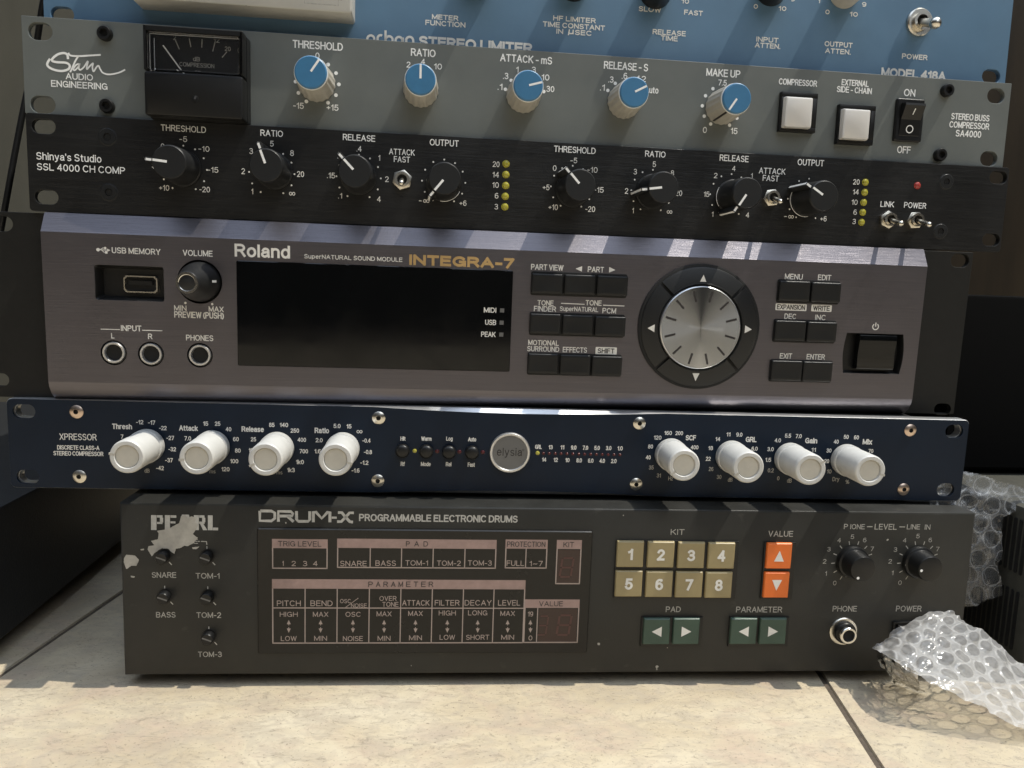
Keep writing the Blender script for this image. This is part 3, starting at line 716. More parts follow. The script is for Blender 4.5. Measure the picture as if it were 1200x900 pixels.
for cx_, cy_, rad in ((371.8, 97.3, 10.0), (845.2, 125.4, 9.8)): dots(D, b, cx_, cy_, rad, [q for q in range(-150, 151, 30) if q], .88, m_white)
for px, py in ((592.3, 104.7), (599, 94.3), (637.3, 107.3), (712.3, 106), (721, 97.7)): x, z = D.uv(px, py); b.disc(x, z, .85, .07, m_white)
[q.build('lettering', D.root, 0, False) for q in b.pieces(GAP)]
b = MB()
def catmull(P, n=6):
    out = []
    for i in range(len(P)-1):
        p0 = P[max(0, i-1)]; p1 = P[i]; p2 = P[i+1]; p3 = P[min(len(P)-1, i+2)]
        for k in range(n):
            t = k/n; out.append(tuple(.5*((2*p1[j])+(-p0[j]+p2[j])*t+(2*p0[j]-5*p1[j]+4*p2[j]-p3[j])*t*t+(-p0[j]+3*p1[j]-3*p2[j]+p3[j])*t**3) for j in (0, 1)))
    return out+[tuple(P[-1])]
for P, wd in (([(598, 520), (590, 480), (560, 466), (510, 477), (468, 508), (458, 534), (500, 546), (580, 552), (612, 575), (600, 608), (540, 624), (470, 611), (424, 585), (416, 556), (440, 516)], 2.2), ([(600, 464), (622, 488), (700, 493), (800, 487), (885, 482)], 1.7), ([(690, 490), (660, 540), (632, 605), (616, 634)], 1.7),
              ([(692, 560), (668, 572), (646, 604), (656, 618), (686, 590), (700, 560), (692, 596), (704, 614), (735, 592), (772, 538), (764, 580), (764, 608), (790, 580), (818, 556), (812, 590), (822, 628), (848, 590), (866, 578), (880, 606), (905, 640), (960, 654), (1040, 640), (1100, 612)], 1.5)):
    D.line(b, [(p[0]/7.5, p[1]/7.5) for p in catmull(P)], wd*1.25, m_white)
[q.build('logo', D.root, 0, False) for q in b.pieces(GAP)]
for c_, a, s_ in (((363.8, 84.3), 34, 1.02), ((492.7, 92.7), 0, .98), ((619.3, 100), 74, .98), ((743.6, 107.7), 62, .98), ((864, 115), -147, 1.0)): knob_blue(D, c_, a, s_)
for p in ((124, 40.3), (126.7, 125), (1108.3, 106.7), (1100, 182)): screw(D, p[0], p[1], 3.2, m_black, 'cap')
# needle meter
b = MB(); h = 14.
fl = [D.uv(166, 29, h), D.uv(284, 34.4, h), D.uv(286, 140.3, h), D.uv(169.5, 135, h)]
mx0 = (fl[0][0]+fl[3][0])/2; mx1 = (fl[1][0]+fl[2][0])/2; mz0 = (fl[2][1]+fl[3][1])/2; mz1 = (fl[0][1]+fl[1][1])/2
wx0, wz1 = D.uv(171.5, 36, h); wx1, wz0 = D.uv(280.5, 88, h)
b = MB()
b.loft([[(p[0], hh, p[1]) for p in rrect((mx0+mx1)/2, (mz0+mz1)/2, mx1-mx0-i, mz1-mz0-i, 1.0)] for hh, i in ((0, -.3), (6, 0), (6.01, .6))], m_black)
b.loft([[(p[0], hh, p[1]) for p in rrect((mx0+mx1)/2, (wz0+mz0)/2-.2, mx1-mx0-i, wz0-mz0-.4-i, .9)] for hh, i in ((6, .4), (h-.8, .4), (h-.2, .9), (h, 1.8))], m_black)
b.loft([[(p[0], hh, p[1]) for p in rrect(wx1+(mx1-wx1)/2, (wz0+mz1)/2, mx1-wx1-.4-i, mz1-wz0-i, .5)] for hh, i in ((6, .2), (h-.8, .2), (h, 1.2))], m_black)
b.loft([[(p[0], hh, p[1]) for p in rrect((mx0+mx1)/2, (wz1+mz1)/2, mx1-mx0-i, mz1-wz1-i, .4)] for hh, i in ((6, .4), (h-.6, .4), (h, 1.0))], m_black)
b.loft([[(p[0], hh, p[1]) for p in rrect((mx0+wx0)/2, (wz0+mz1)/2, wx0-mx0-i, mz1-wz0-i, .3)] for hh, i in ((6, .2), (h-.6, .2), (h, .8))], m_black)
meter = b.build('needle_meter', D.root)
b = MB(); b.box((wx0+wx1)/2, (wz0+wz1)/2, wx1-wx0, wz1-wz0, 6.1, 7.0, m_void)
hs = 7.05
def mu(px, py): return D.uv(px, py, hs)
for (a0, a1), (b0, b1) in (((206.5, 48), (211, 58.5)), ((222.5, 45.5), (224.5, 56)), ((237.6, 46.5), (237.2, 56.5)), ((252.6, 50.5), (250, 61)), ((266.5, 61.5), (261, 68))):
    b.stroke([mu(a0, a1), mu(b0, b1)], .42, hs+.03, m_dim)
for t_, px, py in (('2', 205.5, 45), ('4', 222, 42), ('8', 237.8, 42.5), ('12', 254.5, 48), ('20', 267.5, 58)):
    x, z = mu(px, py); put(b, t_, x, z, 2.6 if len(t_) > 1 else 1.3, 2.0, m_dim, .012, hs+.03)
for t_, px, py, w, hh in (('dB', 231, 70, 3.0, 1.9), ('COMPRESSION', 231.5, 77, 15.2, 1.9)):
    x, z = mu(px, py); put(b, t_, x, z, w, hh, m_dim, .008, hs+.03)
b.build('scale', meter, 0)
b = MB(); q0 = D.uv(192, 54, 9.5); q1 = D.uv(216.5, 87.5, 9.5); b.tube([(q0[0], 9.5, q0[1]), (q1[0], 9.5, q1[1])], .30, m_white, 8); b.build('needle', meter)
m_clear = mat('clear_cover', (.95, .95, .95), .03, trans=1., spec=.5)
m_clear.node_tree.nodes['Principled BSDF'].inputs['IOR'].default_value = 1.45
b = MB(); b.loft([[(p[0], hh, p[1]) for p in rrect((wx0+wx1)/2, (wz0+wz1)/2, wx1-wx0-.3-i, wz1-wz0-.3-i, .5)] for hh, i in ((11.6, 0), (h-.1, 0), (h+.5, .8))], m_clear); b.build('window', meter, 30)
b = MB(); b.tube([(wx0+.9, 12, wz0+.8), (wx0+.9, 12, wz1-1)], .28, m_silver, 6); b.tube([(wx0+2.2, 10, wz0+.8), (wx0+2.2, 10, wz1-2)], .2, m_silver, 6); b.tube([(wx0+1., 12.4, wz1-.8), (wx1-.6, 12.4, wz1-.6)], .18, m_silver, 6); b.tube([(wx1-.6, 12.4, wz1-.8), (wx1-.6, 12.4, wz0+.8)], .2, m_silver, 6); b.build('window_highlight', meter, 0)  # silver rods put in as bright highlight lines inside the window
x, z = D.uv(228.5, 116, h); b = MB(); b.lathe(x, z, [(1.6, h), (1.5, h+.3), (.5, h+.4)], m_black, 20); b.flat(bar(x, z, 25, -.2, 1.3, .8), h+.45, m_chrome); b.build('adjusting_screw', meter)
# square push buttons
for px, py, bx, by in ((932.8, 133, 936.3, 131.3), (1000, 147.5, 1003.8, 145.3)):
    x, z, w, hh = D.rect(px, py, 42, 46)
    b = MB(); b.ring  # frame
    for a in ((x, z+hh/2-1.2, w, 2.4), (x, z-hh/2+1.2, w, 2.4), (x-w/2+1.2, z, 2.4, hh-4.8), (x+w/2-1.2, z, 2.4, hh-4.8)):
        b.box(a[0], a[1], a[2], a[3], 0, 3.2, m_black, 0, .35)
    b.box(x, z, w-2, hh-2, .05, .6, m_void)
    f_ = b.build('button_frame', D.root)
    x2, z2 = D.uv(bx, by, 6.2)
    b = MB(); b.loft([[(p[0], hq, p[1]) for p in rrect(x2+(x-x2)*.0, z2, 14.2-i, 14.6-i, .5)] for hq, i in ((.7, -.6), (5.2, 0), (6.0, .5), (6.3, 1.5))], m_btnw); b.build('push_button', f_, 40)
    b = MB(); b.box(x2, z2-7.35, 12.6, .5, 4.4, 6.0, m_skirt); b.build('button_edge', f_, 0)
# rocker
x, z, w, hh = D.rect(1063.3, 141.7, 32, 50)
b = MB(); b.loft([[(p[0], hq, p[1]) for p in rrect(x, z, w-i, hh-i, .8)] for hq, i in ((0, 0), (1.6, 0), (2.1, .9))], m_black)
rk = b.build('rocker_switch', D.root)
b = MB(); ww = w-4.2; hz = hh-5.
prof = [(2.0, -hz/2), (2.3, -hz/2+.4), (3.0, 0), (6.2, hz/2-1.6), (6.0, hz/2-.5), (2.0, hz/2)]
b.loft([[(x+sx, hq, z+zq) for hq, zq in prof] for sx in (-ww/2, ww/2)], m_black); rr_ = b.build('rocker', rk, 20)
b = MB()
def on_rocker(zq): return 3.0+(6.2-3.0)*max(0, zq)/(hz/2-1.6)+.06 if zq > 0 else 2.3+(.7)*(zq+hz/2-.4)/(hz/2-.4)+.06
z1_, z2_ = 2.2, 5.0
b.add([(x-.25, on_rocker(z1_), z+z1_), (x+.25, on_rocker(z1_), z+z1_), (x+.65, on_rocker(z2_), z+z2_), (x+.15, on_rocker(z2_), z+z2_)], [[0, 1, 2, 3]], m_white)
zc = -4.6; n = 24
b.add([(x+r*math.cos(2*math.pi*i/n), on_rocker(zc+r*math.sin(2*math.pi*i/n)), z+zc+r*math.sin(2*math.pi*i/n)) for r in (1.5, 2.0) for i in range(n)], [[i, (i+1) % n, n+(i+1) % n, n+i] for i in range(n)], m_white)
b.build('lettering', rk, 0, False)

# ================================================================== BLACK CHANNEL COMPRESSOR
D = Dev('channel_compressor', 'black brushed rack compressor with two rows of yellow lights and black pointer knobs', 'rack unit', (5.99902, -10.439, 232.91303, 0.01432, 43.49116, -0.00213), 482.6)
b = MB(); plate(b, rrect(0, D.H/2, D.W, D.H, 1.6), [slot(D, 51, 148, 10.2, 6.4), slot(D, 54.5, 231, 10.2, 6.4), slot(D, 1170, 208, 9.8, 6.4), slot(D, 1161.5, 281, 9.8, 6.4)], -3, 0, m_blk, .2); b.build('front_panel', D.root, 40)
chassis(D, -214, 214, .3, D.H-.3, -230, -3.2)
b = MB()
D.texts(b, [("Shinya's Studio", 81, 185.4, 76, 10.6), ('SSL 4000 CH COMP', 95.3, 197.6, 103, 8.2), ('THRESHOLD', 215, 150.8, 53, 7.4), ('RATIO', 318.4, 156.2, 26.5, 7.4), ('RELEASE', 420.8, 161.5, 38, 7.4), ('ATTACK', 471, 178.2, 30, 7), ('FAST', 471, 186.8, 19, 7), ('OUTPUT', 520.6, 167.4, 34, 7.6), ('THRESHOLD', 673.7, 175.6, 49, 7.4), ('RATIO', 768, 180.6, 24, 7.2), ('RELEASE', 860.4, 185.6, 34, 7.4), ('ATTACK', 905, 200.5, 31, 7), ('FAST', 903.3, 208.9, 19, 7), ('OUTPUT', 950.2, 190.6, 31, 7.4), ('LINK', 1039.8, 239.3, 16, 6.8), ('POWER', 1072.5, 240.7, 26, 6.8)], m_white, .010)
D.texts(b, [('-5', 214.8, 163, 9, 6.6), ('0', 190.6, 171.4, 4.5, 6.6), ('-10', 239, 174.4, 13, 6.6), ('-15', 249.6, 199, 12.5, 6.6), ('-20', 239.8, 222, 12.5, 6.6), ('+10', 192.4, 220, 12, 6.6), ('+5', 182.5, 195.6, 9, 6.4), ('5', 318.6, 168.4, 4.3, 6.8), ('8', 342.2, 179.4, 4.3, 6.8), ('20', 352.2, 204, 8.3, 6.8), ('1', 295.6, 224.4, 2.2, 6.6), ('2', 285, 200.6, 4.3, 6.8), ('3', 294.4, 177, 4.3, 6.8), ('.4', 420.8, 174.4, 5.8, 6.6), ('1', 444.4, 185, 2.2, 6.6), ('2', 453.4, 210, 4.2, 6.6), ('4', 444, 233.4, 4.4, 6.6), ('.15', 388, 205.6, 9.5, 6.6), ('.1', 398.6, 229.4, 4.5, 6.4), ('.2', 398, 182.6, 5.5, 6.4), ('-', 492.5, 235.4, 3.2, .8), ('+6', 542.6, 238, 8.2, 6.4),
  ('20', 581.4, 192.4, 8, 6.6), ('14', 581, 204.8, 7.6, 6.6), ('10', 580.8, 216.8, 7.6, 6.6), ('6', 582, 229.4, 4.2, 6.6), ('3', 581.6, 242.2, 4.2, 6.6), ('-5', 672.5, 188, 8, 6.4), ('0', 650, 197, 4.3, 6.6), ('-10', 694.3, 199, 12, 6.6), ('-15', 701.7, 222.4, 11.5, 6.6), ('-20', 691.7, 245, 11.5, 6.6), ('+10', 648.3, 242.8, 11, 6.6), ('+5', 640, 219.5, 8, 6.6), ('5', 766.8, 192.5, 3.9, 6.6), ('3', 744.5, 201.2, 3.9, 6.6), ('8', 788, 202.8, 3.9, 6.6), ('20', 795.5, 226.3, 7.8, 6.6), ('2', 734.2, 223.8, 3.9, 6.6), ('1', 741.8, 246.7, 2, 6.4), ('4', 860, 197.5, 4, 6.2), ('2', 838.7, 205.7, 4, 6.2), ('15', 828, 227.6, 6.6, 6.2), ('1', 835, 251, 1.9, 6.2), ('4', 876, 252, 4, 6.2), ('1', 881, 206, 1.9, 6.2), ('-', 920.5, 253.8, 3, .8), ('+6', 965, 256.3, 7.4, 6.2), ('20', 1003.6, 213.2, 7.5, 6.2), ('14', 1003, 225, 7, 6.2), ('10', 1001.5, 237, 7, 6.2), ('6', 1002.2, 248.6, 4, 6.2), ('3', 1001, 259.6, 4, 6.2)], m_cream, .006)
for q in ((342.4, 227, 7, 4), (499.5, 235.6, 7, 4), (784.7, 248.4, 6.2, 3.8), (927, 254.1, 6.2, 3.8)): D.inf(b, *q, m_cream)
full = list(range(-150, 151, 30))
for px, py in ((215.4, 197.8), (318.6, 202.8), (420.4, 207.8), (520, 213), (670, 219.7), (763.7, 224.2), (855.5, 228.8), (946, 234)): dots(D, b, px, py, 10.4, full, .42, m_cream)
[q.build('lettering', D.root, 0, False) for q in b.pieces(GAP)]
for c_, a, arc_ in (((198, 189.6), -85, None), ((311.5, 193.6), -20, None), ((415.6, 200.4), -44, None), ((521, 209), -141, (-100, -25)), ((680.3, 216.7), -43, None), ((778, 219.4), -98, None), ((876, 226), -148, (150, 215)), ((966, 229.5), -58, (135, 280))): knob_black(D, c_, a, arc_)
for p in ((126, 160.4), (127.6, 225.3), (1109, 213), (1102, 271)): screw(D, p[0], p[1], 3.7, m_capblk, 'csk')
for p in ((593, 192), (592.8, 204.6), (592.6, 217.4), (592, 230), (591.6, 242.4), (1014, 213.6), (1013.2, 225.5), (1012, 237.2), (1010.9, 248.9), (1009.5, 260.5)): led(D, p[0], p[1], 1.45, m_yel)
led(D, 1075, 217.4, 1.5, m_red)
toggle(D, 471.4, 211, (470.3, 214.5), 4.9, 11, .9); toggle(D, 903.2, 231.8, (914.2, 236), 4.6, 11, .9); toggle(D, 1039.3, 257.6, (1055.5, 262), 4.7, 13, 1.0); toggle(D, 1070.5, 258.2, (1088.5, 263.2), 4.7, 13, 1.0)

# ================================================================== SOUND MODULE
D = Dev('sound_module', 'silver-violet brushed sound module with a black screen and a round dial', 'rack unit', (12.91043, -14.67385, 154.4836, 0.00795, 69.14647, -0.0187), 430.)
hw = D.W/2; H = D.H
b = MB()
ux, uz, uw, uh = D.rect(151.8, 332, 81, 41)
kx_, kz_ = D.uv(234, 330.3)
jk = [(133.3, 413.3), (177, 415), (234.3, 416.3)]
pwx, pwz, pww, pwh = D.rect(1023.3, 414.5, 66, 47)
pow_out = []
for i in range(9):
    t = i/8; pow_out.append((pwx-pww/2+1.2*math.sin(math.pi*t)*-1+1.2*0, pwz+pwh/2-pwh*t))
for i in range(9):
    t = i/8; pow_out.append((pwx+pww/2+1.2*math.sin(math.pi*t), pwz-pwh/2+pwh*t))
holes = [rrect(ux, uz, uw, uh, 1.2), circ(kx_, kz_, 10.2, 40)] + [circ(*D.uv(*p), 5.9, 32) for p in jk] + [pow_out]
plate(b, [(-hw, 0), (hw, 0), (hw, H), (-hw, H)], holes, -4, 0, m_rol, .02)
# top and bottom slopes, sides
top = [(0, H), (-.5, H+.8), (-4.7, H+8.7), (-6.0, H+9.0)]
bot = [(0, 0), (-.7, -2.6), (-2.6, -5.9), (-5.5, -8.6), (-8, -9.2)]
for pr in (top, bot):
    b.loft([[(-hw, hq, zq) for hq, zq in pr], [(hw, hq, zq) for hq, zq in pr]], m_rol, False, False, closed=False)
for s_ in (-1, 1):
    prof = [(p[0], p[1]) for p in top[::-1]] + [(p[0], p[1]) for p in bot] + [(-8.5, -9.2), (-9, H/2)]
    b.add([(s_*hw, p[0], p[1]) for p in prof], [list(range(len(prof)))], m_rol)
b.build('front_panel', D.root, 30)
chassis(D, -hw+2, hw-2, -9., H+8.7, -260, -8.2)
# rack ears
for s_ in (-1, 1):
    b = MB(); x0 = s_*(hw-3)
    xe = D.uv(1128, 400, -8.)[0] if s_ > 0 else D.uv(-21, 262, -8.)[0]
    za, zb = -9.0, H+8.4
    hl = []
    for px, py in (((1125, 305.5), (1104.5, 479.5)) if s_ > 0 else ((1, 262), (-2, 445))):
        x, z = D.uv(px, py, -8.); hl.append(rrect(x, z, 10.2, 6.8, 3.39, 8))
    x1 = xe
    plate(b, rrect((x0+x1)/2, (za+zb)/2, abs(x1-x0), zb-za, .5), hl, -11, -8., m_ear, .25); b.build('rack_ear', D.root, 40)
# usb recess
b = MB()
b.loft([[(p[0], hq, p[1]) for p in rrect(ux, uz, uw-i, uh-i, 1.2)] for hq, i in ((-.3, -.1), (-1.2, 1.2), (-6, 3.4), (-6.02, 4))], m_black, False, True)
us = b.build('usb_recess', D.root)
cx_, cz_ = D.uv(164.7, 333.2, -4); b = MB()
oct_ = lambda w, h, c: [(cx_-w/2+c, cz_-h/2), (cx_+w/2-c, cz_-h/2), (cx_+w/2, cz_-h/2+c), (cx_+w/2, cz_+h/2-c), (cx_+w/2-c, cz_+h/2), (cx_-w/2+c, cz_+h/2), (cx_-w/2, cz_+h/2-c), (cx_-w/2, cz_-h/2+c)]
b.loft([[(p[0], hq, p[1]) for p in oct_(w, h, 1.15)] for hq, w, h in ((-6, 15.2, 7.8), (-4, 15.2, 7.8), (-4, 14.0, 6.7), (-7, 14.0, 6.7))], m_nickel, False, False)
b.flat(oct_(14.0, 6.7, 1.1), -5.8, m_void); b.box(cx_, cz_+.6, 10.5, 2.0, -5.8, -4.2, m_black); b.build('usb_port', us, 20)
# volume knob
b = MB(); b.lathe(kx_, kz_, [(10.15, -.02), (9.9, -.6), (9.6, -3.4)], m_black, 48, False, True); dish = b.build('knob_dish', D.root)
tx, tz = D.uv(220, 331.7, 19.5); 
b = MB(); b.lathe(kx_, kz_, [(9.2, -2.5), (9.25, .5), (8.6, 4.5), (7.0, 9.5), (5.6, 14), (5.1, 18), (5.0, 18.6), (4.5, 19.0)], m_capblk, 48, True, True); vk = b.build('knob', D.root, 40)
b = MB(); b.ring(kx_, kz_, 3.7, 4.75, 18.4, 19.5, m_chrome, 40); b.lathe(kx_, kz_, [(3.7, 19.1), (3.3, 18.9), (.1, 18.7)], m_chrome, 36, False, False); b.build('cap', vk)
b = MB(); b.loft([[(kx_+rr, hq, kz_+.6+dz) for rr, hq in ((8.72, 4.2), (7.7, 7.6))] for dz in (-.55, .55)], m_white, False, False, closed=False); b.build('pointer', vk, 0, False)
for p in jk:
    x, z = D.uv(*p); b = MB()
    b.lathe(x, z, [(5.9, -.02), (5.5, -1.2)], m_black, 36, False, True); jo = b.build('headphone_jack', D.root)
    b = MB(); b.loft([[(x+r*math.cos(2*math.pi*i/36), hq, z+r*math.sin(2*math.pi*i/36)) for i in range(36)] for r, hq in ((5.1, -1.2), (5.1, .1), (4.8, .6), (4.1, .6), (3.8, .1), (3.7, -4))], m_silver, False, False); b.disc(x, z, 3.75, -1.1, m_void, 24); b.build('ring', jo)
# screen
sc = [D.uv(*p) for p in ((276.3, 304), (601.3, 318.5), (597, 436), (279.5, 428))]
sx0 = (sc[0][0]+sc[3][0])/2; sx1 = (sc[1][0]+sc[2][0])/2; sz0 = (sc[2][1]+sc[3][1])/2; sz1 = (sc[0][1]+sc[1][1])/2
b = MB(); b.loft([[(p[0], hq, p[1]) for p in rrect((sx0+sx1)/2, (sz0+sz1)/2, sx1-sx0-i, sz1-sz0-i, .8)] for hq, i in ((-.5, 0), (.25, 0), (.5, .5))], m_gloss); scr = b.build('display_screen', D.root)
b = MB(); D.texts(b, [('MIDI', 574.3, 363.4, 14.5, 6), ('USB', 575, 377.8, 13, 6.2), ('PEAK', 572.3, 391.8, 17, 6.2)], m_cream, .02, .58); [q.build('lettering', scr, 0, False) for q in b.pieces(GAP)]
for px, py in ((588.3, 363.7), (587.7, 378), (587.3, 392)):
    x, z = D.uv(px, py); b = MB(); b.box(x, z, 2.0, 2.0, .5, .62, m_badge); b.build('indicator_light', scr, 0)
# buttons
bt = [(640.5, 332.5, 36), (678.7, 333.7, 36), (716.7, 335, 36), (638.2, 379.2, 35.6), (676.3, 380.8, 35.6), (714.2, 382.4, 35.6), (635.8, 425.8, 35.2), (673.2, 427.2, 35.2), (710.3, 428.8, 35.2), (929.3, 341, 36), (966, 342.8, 34.4), (924.3, 387.3, 36), (961, 388.9, 34.4), (920, 434, 36), (956, 435.2, 34.4)]
hous = [(678.7, 333.7, 112.5, 28), (676.3, 380.8, 111, 27), (673.2, 427.3, 110, 26), (947, 342, 73, 27.5), (942.4, 388.2, 73, 27), (938, 434.8, 73, 26)]
for q in hous:
    x, z, w, hh = D.rect(*q); b = MB(); b.box(x, z, w, hh, -.3, .35, m_void, .9, .15); b.build('button_surround', D.root)
for px, py, w_px in bt:
    x, z, w, hh = D.rect(px, py, w_px, 23.4); b = MB()
    b.loft([[(p[0], hq, p[1]) for p in rrect(x, z, w-i, hh-i, .7)] for hq, i in ((.2, 0), (1.5, 0), (2.0, .35), (2.2, 1.1), (2.05, 3.5))], m_rubber); b.build('push_button', D.root, 50)
# dial
x, z = D.uv(818.8, 383.3); kx, kz = D.k(818.8, 383.3)
R1 = 71*kx; b = MB(); b.lathe(x, z, [(R1, -.2), (R1, .8), (R1-.8, 1.1), (18, 1.1)], m_void, 72, False, False); ds = b.build('dial_surround', D.root)
xd, zd = D.uv(820.6, 384.2, 4); R0 = 20.6
for k_, nm in ((0, 'u'), (90, 'r'), (180, 'd'), (270, 'l')):
    lo = []
    for r, hq in ((R0+1., 1.2), (R0+1., 2.6), (R0+1.5, 3.0), (R1-2.4, 1.9), (R1-1.5, 1.5), (R1-1.2, 1.0)):
        g_ = .75/r*57.3
        lo.append([(x+r*math.sin(R_(k_-45+g_+(90-2*g_)*i/20)), hq, z+r*math.cos(R_(k_-45+g_+(90-2*g_)*i/20))) for i in range(21)])
    b = MB(); b.loft(lo, m_capblk, False, False, closed=False)
    for e_ in (0, 20): b.add([l[e_] for l in lo], [list(range(len(lo)))], m_capblk)
    cu = b.build('cursor_button', D.root, 30)
    b = MB(); px, py = {'u': (824.3, 326.5), 'r': (877, 386), 'd': (815.3, 442), 'l': (763, 384.6)}[nm]
    D.tri(b, px, py, 8.2, 9.2, nm, m_cream, 2.9); b.build('arrow', cu, 0, False)
b = MB(); b.lathe(xd, zd, [(R0, 1.2), (R0, 4.2), (R0-.5, 4.7)], m_silver, 72, False, False); dl = b.build('dial', D.root)
b = MB(); n = 96
b.add([(xd, 4.72, zd)]+[(xd+(R0-.45)*math.cos(2*math.pi*i/n), 4.7, zd+(R0-.45)*math.sin(2*math.pi*i/n)) for i in range(n)], [[0, 1+i, 1+(i+1) % n] for i in range(n)], m_dial); b.build('cap', dl, 0, False)
b = MB()
for i in range(12):
    q = bar(xd, zd, 15+30*i, 13.2, 18.8, 1.05); b.prism(q, 4.6, 4.78, m_ink)
b.build('marks', dl, 0)
# power rocker
b = MB(); b.loft([[(pwx+(p[0]-pwx)*s_, hq, pwz+(p[1]-pwz)*s2) for p in pow_out] for hq, s_, s2 in ((-.1, 1, 1), (-1.0, .97, .96), (-4, .93, .92))], m_black, False, True); pf = b.build('power_switch', D.root)
qx, qz, qw, qh = D.rect(1027, 412.8, 43, 41)
b = MB(); prof = [(-3.5, -qh/2), (-.2, -qh/2+.3), (.3, -qh/2+1.0), (.0, -1), (.7, qh/2-4), (.9, qh/2-1), (.6, qh/2-.3), (-3.5, qh/2)]
b.loft([[(qx+s_, hq, qz+zq) for hq, zq in prof] for s_ in (-qw/2, qw/2)], m_gloss); b.build('rocker', pf, 40)
b = MB()
D.texts(b, [('USB MEMORY', 159.6, 294.2, 57, 7), ('VOLUME', 231.7, 296.7, 35, 7), ('MIN', 211.3, 361, 14.5, 6.4), ('MAX', 253.3, 362.3, 17.5, 6.4), ('PREVIEW (PUSH)', 233.3, 369.5, 58, 8), ('INPUT', 153.7, 384.7, 24, 6.8), ('L', 132.3, 393.4, 4, 6.4), ('R', 176, 394.2, 5, 6.4), ('PHONES', 234, 396, 32, 6.8), ('SuperNATURAL SOUND MODULE', 414.5, 302.9, 115, 6.2), ('PART VIEW', 641.3, 313.3, 38, 6.8), ('PART', 698.3, 315.8, 19, 6.6), ('TONE', 639.3, 355, 19, 6.2), ('FINDER', 638.7, 362, 26, 6.4), ('TONE', 695.7, 355, 19, 6.2), ('SuperNATURAL', 678.7, 362.9, 45, 6.6), ('PCM', 714, 364.2, 16, 6.4), ('MOTIONAL', 637, 401.7, 36, 6.2), ('SURROUND', 636.7, 409, 37.5, 6.2), ('EFFECTS', 673.7, 410, 28.5, 6.4), ('MENU', 930.3, 324.2, 21, 6.6), ('EDIT', 966.3, 325.2, 15.5, 6.6), ('DEC', 926, 370.7, 13.5, 6.4), ('INC', 961.3, 372, 12, 6.4), ('EXIT', 921, 417.2, 14.5, 6.4), ('ENTER', 956, 418.2, 21.5, 6.4)], m_cream, .016)
for px, py in ((217.3, 355), (248.7, 356.4)): x, z = D.uv(px, py); b.disc(x, z, .55, .07, m_cream)
for p in (((118, 385.7), (140.5, 386.2)), ((166.5, 387), (190.2, 387.6)), ((657.5, 355.4), (685, 356.6)), ((706.7, 357.6), (731.7, 358.6))): D.line(b, p, 1.0, m_cream)
D.tri(b, 678.3, 315, 7.5, 6.5, 'l', m_cream); D.tri(b, 717.5, 316.3, 7.5, 6.5, 'r', m_cream)
for px, py, w, hh, t, tw in ((710.3, 411.2, 25, 8.8, 'SHIFT', 19.5), (927, 360, 36.5, 8, 'EXPANSION', 33), (962.7, 361.2, 24, 8, 'WRITE', 19.5)):
    x, z, ww, h2 = D.rect(px, py, w, hh); b.flat(rrect(x, z, ww, h2, .5), .06, m_cream); D.text(b, t, px, py, tw, 5.8, m_ink, .02, .1)
# usb trident
D.line(b, [(115, 292.6), (128, 293.2)], .9, m_cream); x, z = D.uv(115, 292.6); b.disc(x, z, .8, .08, m_cream); D.tri(b, 127.5, 293.2, 4, 3.5, 'r', m_cream)
D.line(b, [(117, 292.7), (120.5, 290.6), (123, 290.7)], .8, m_cream); D.line(b, [(119, 293), (122, 295.6), (124.5, 295.7)], .8, m_cream); x, z = D.uv(123.3, 290.7); b.disc(x, z, .55, .08, m_cream); x, z = D.uv(124.6, 295.7); b.flat(rrect(x, z, 1.1, 1.1), .08, m_cream)
# power mark
x, z = D.uv(1026, 382.8); b.stroke([(x+1.55*math.sin(R_(a)), z+1.55*math.cos(R_(a))) for a in range(35, 326, 12)], .5, .07, m_cream); b.stroke([(x, z+2.1), (x, z)], .5, .07, m_cream)
[q.build('lettering', D.root, 0, False) for q in b.pieces(GAP)]
b = MB(); D.text(b, 'Roland', 307.5, 294.4, 65, 15.4, m_cream, .028); D.text(b, 'INTEGRA-7', 541.5, 306.6, 123, 12.4, m_gold, .055); [q.build('logo', D.root, 0, False) for q in b.pieces(GAP)]

# ================================================================== NAVY COMPRESSOR
D = Dev('stereo_compressor', 'navy blue rack compressor with eight ivory knobs and a round silver badge', 'rack unit', (-8.58257, -9.99955, 102.17484, -0.0231, 43.52629, -0.00727), 477.8)
hw = D.W/2; H = D.H
def sag(x):
    t = (x - D.uv(610, 530)[0])/72.
    return 1.75*max(0., 1-t*t)**1.0 if abs(t) < 1 else 0.
xs = [-hw+3+(D.W-6)*i/120 for i in range(121)]
def outline(ins, useS):
    r = 2.6; pts = []
    pts += [(-hw+ins+r-r*math.cos(R_(a)), ins+r-r*math.sin(R_(a))) for a in range(0, 91, 15)]
    pts += [(x, ins+(sag(x) if useS else 0)) for x in xs]
    pts += [(hw-ins-r+r*math.sin(R_(a)), ins+r-r*math.cos(R_(a))) for a in range(0, 91, 15)]
    pts += [(hw-ins-r+r*math.cos(R_(a)), H-ins-r+r*math.sin(R_(a))) for a in range(0, 91, 15)]
    pts += [(x, H-ins-(sag(x) if useS else 0)) for x in xs[::-1]]
    pts += [(-hw+ins+r-r*math.sin(R_(a)), H-ins-r+r*math.cos(R_(a))) for a in range(0, 91, 15)]
    return pts
sl = [slot(D, 28, 482, 10.4, 6.8), slot(D, 32.7, 558.8, 10.4, 6.8), slot(D, 1118.3, 505.5, 9.6, 7.0), slot(D, 1108, 574, 9.6, 7.0)]
b = MB(); plate(b, outline(.30, True), sl, -.8, 0, m_navy, .02); fp = b.build('front_panel', D.root, 30)
b = MB(); plate(b, outline(0., False), sl, -7, -2.2, m_silver, .1)
A = outline(.28, True); B = outline(0., False)
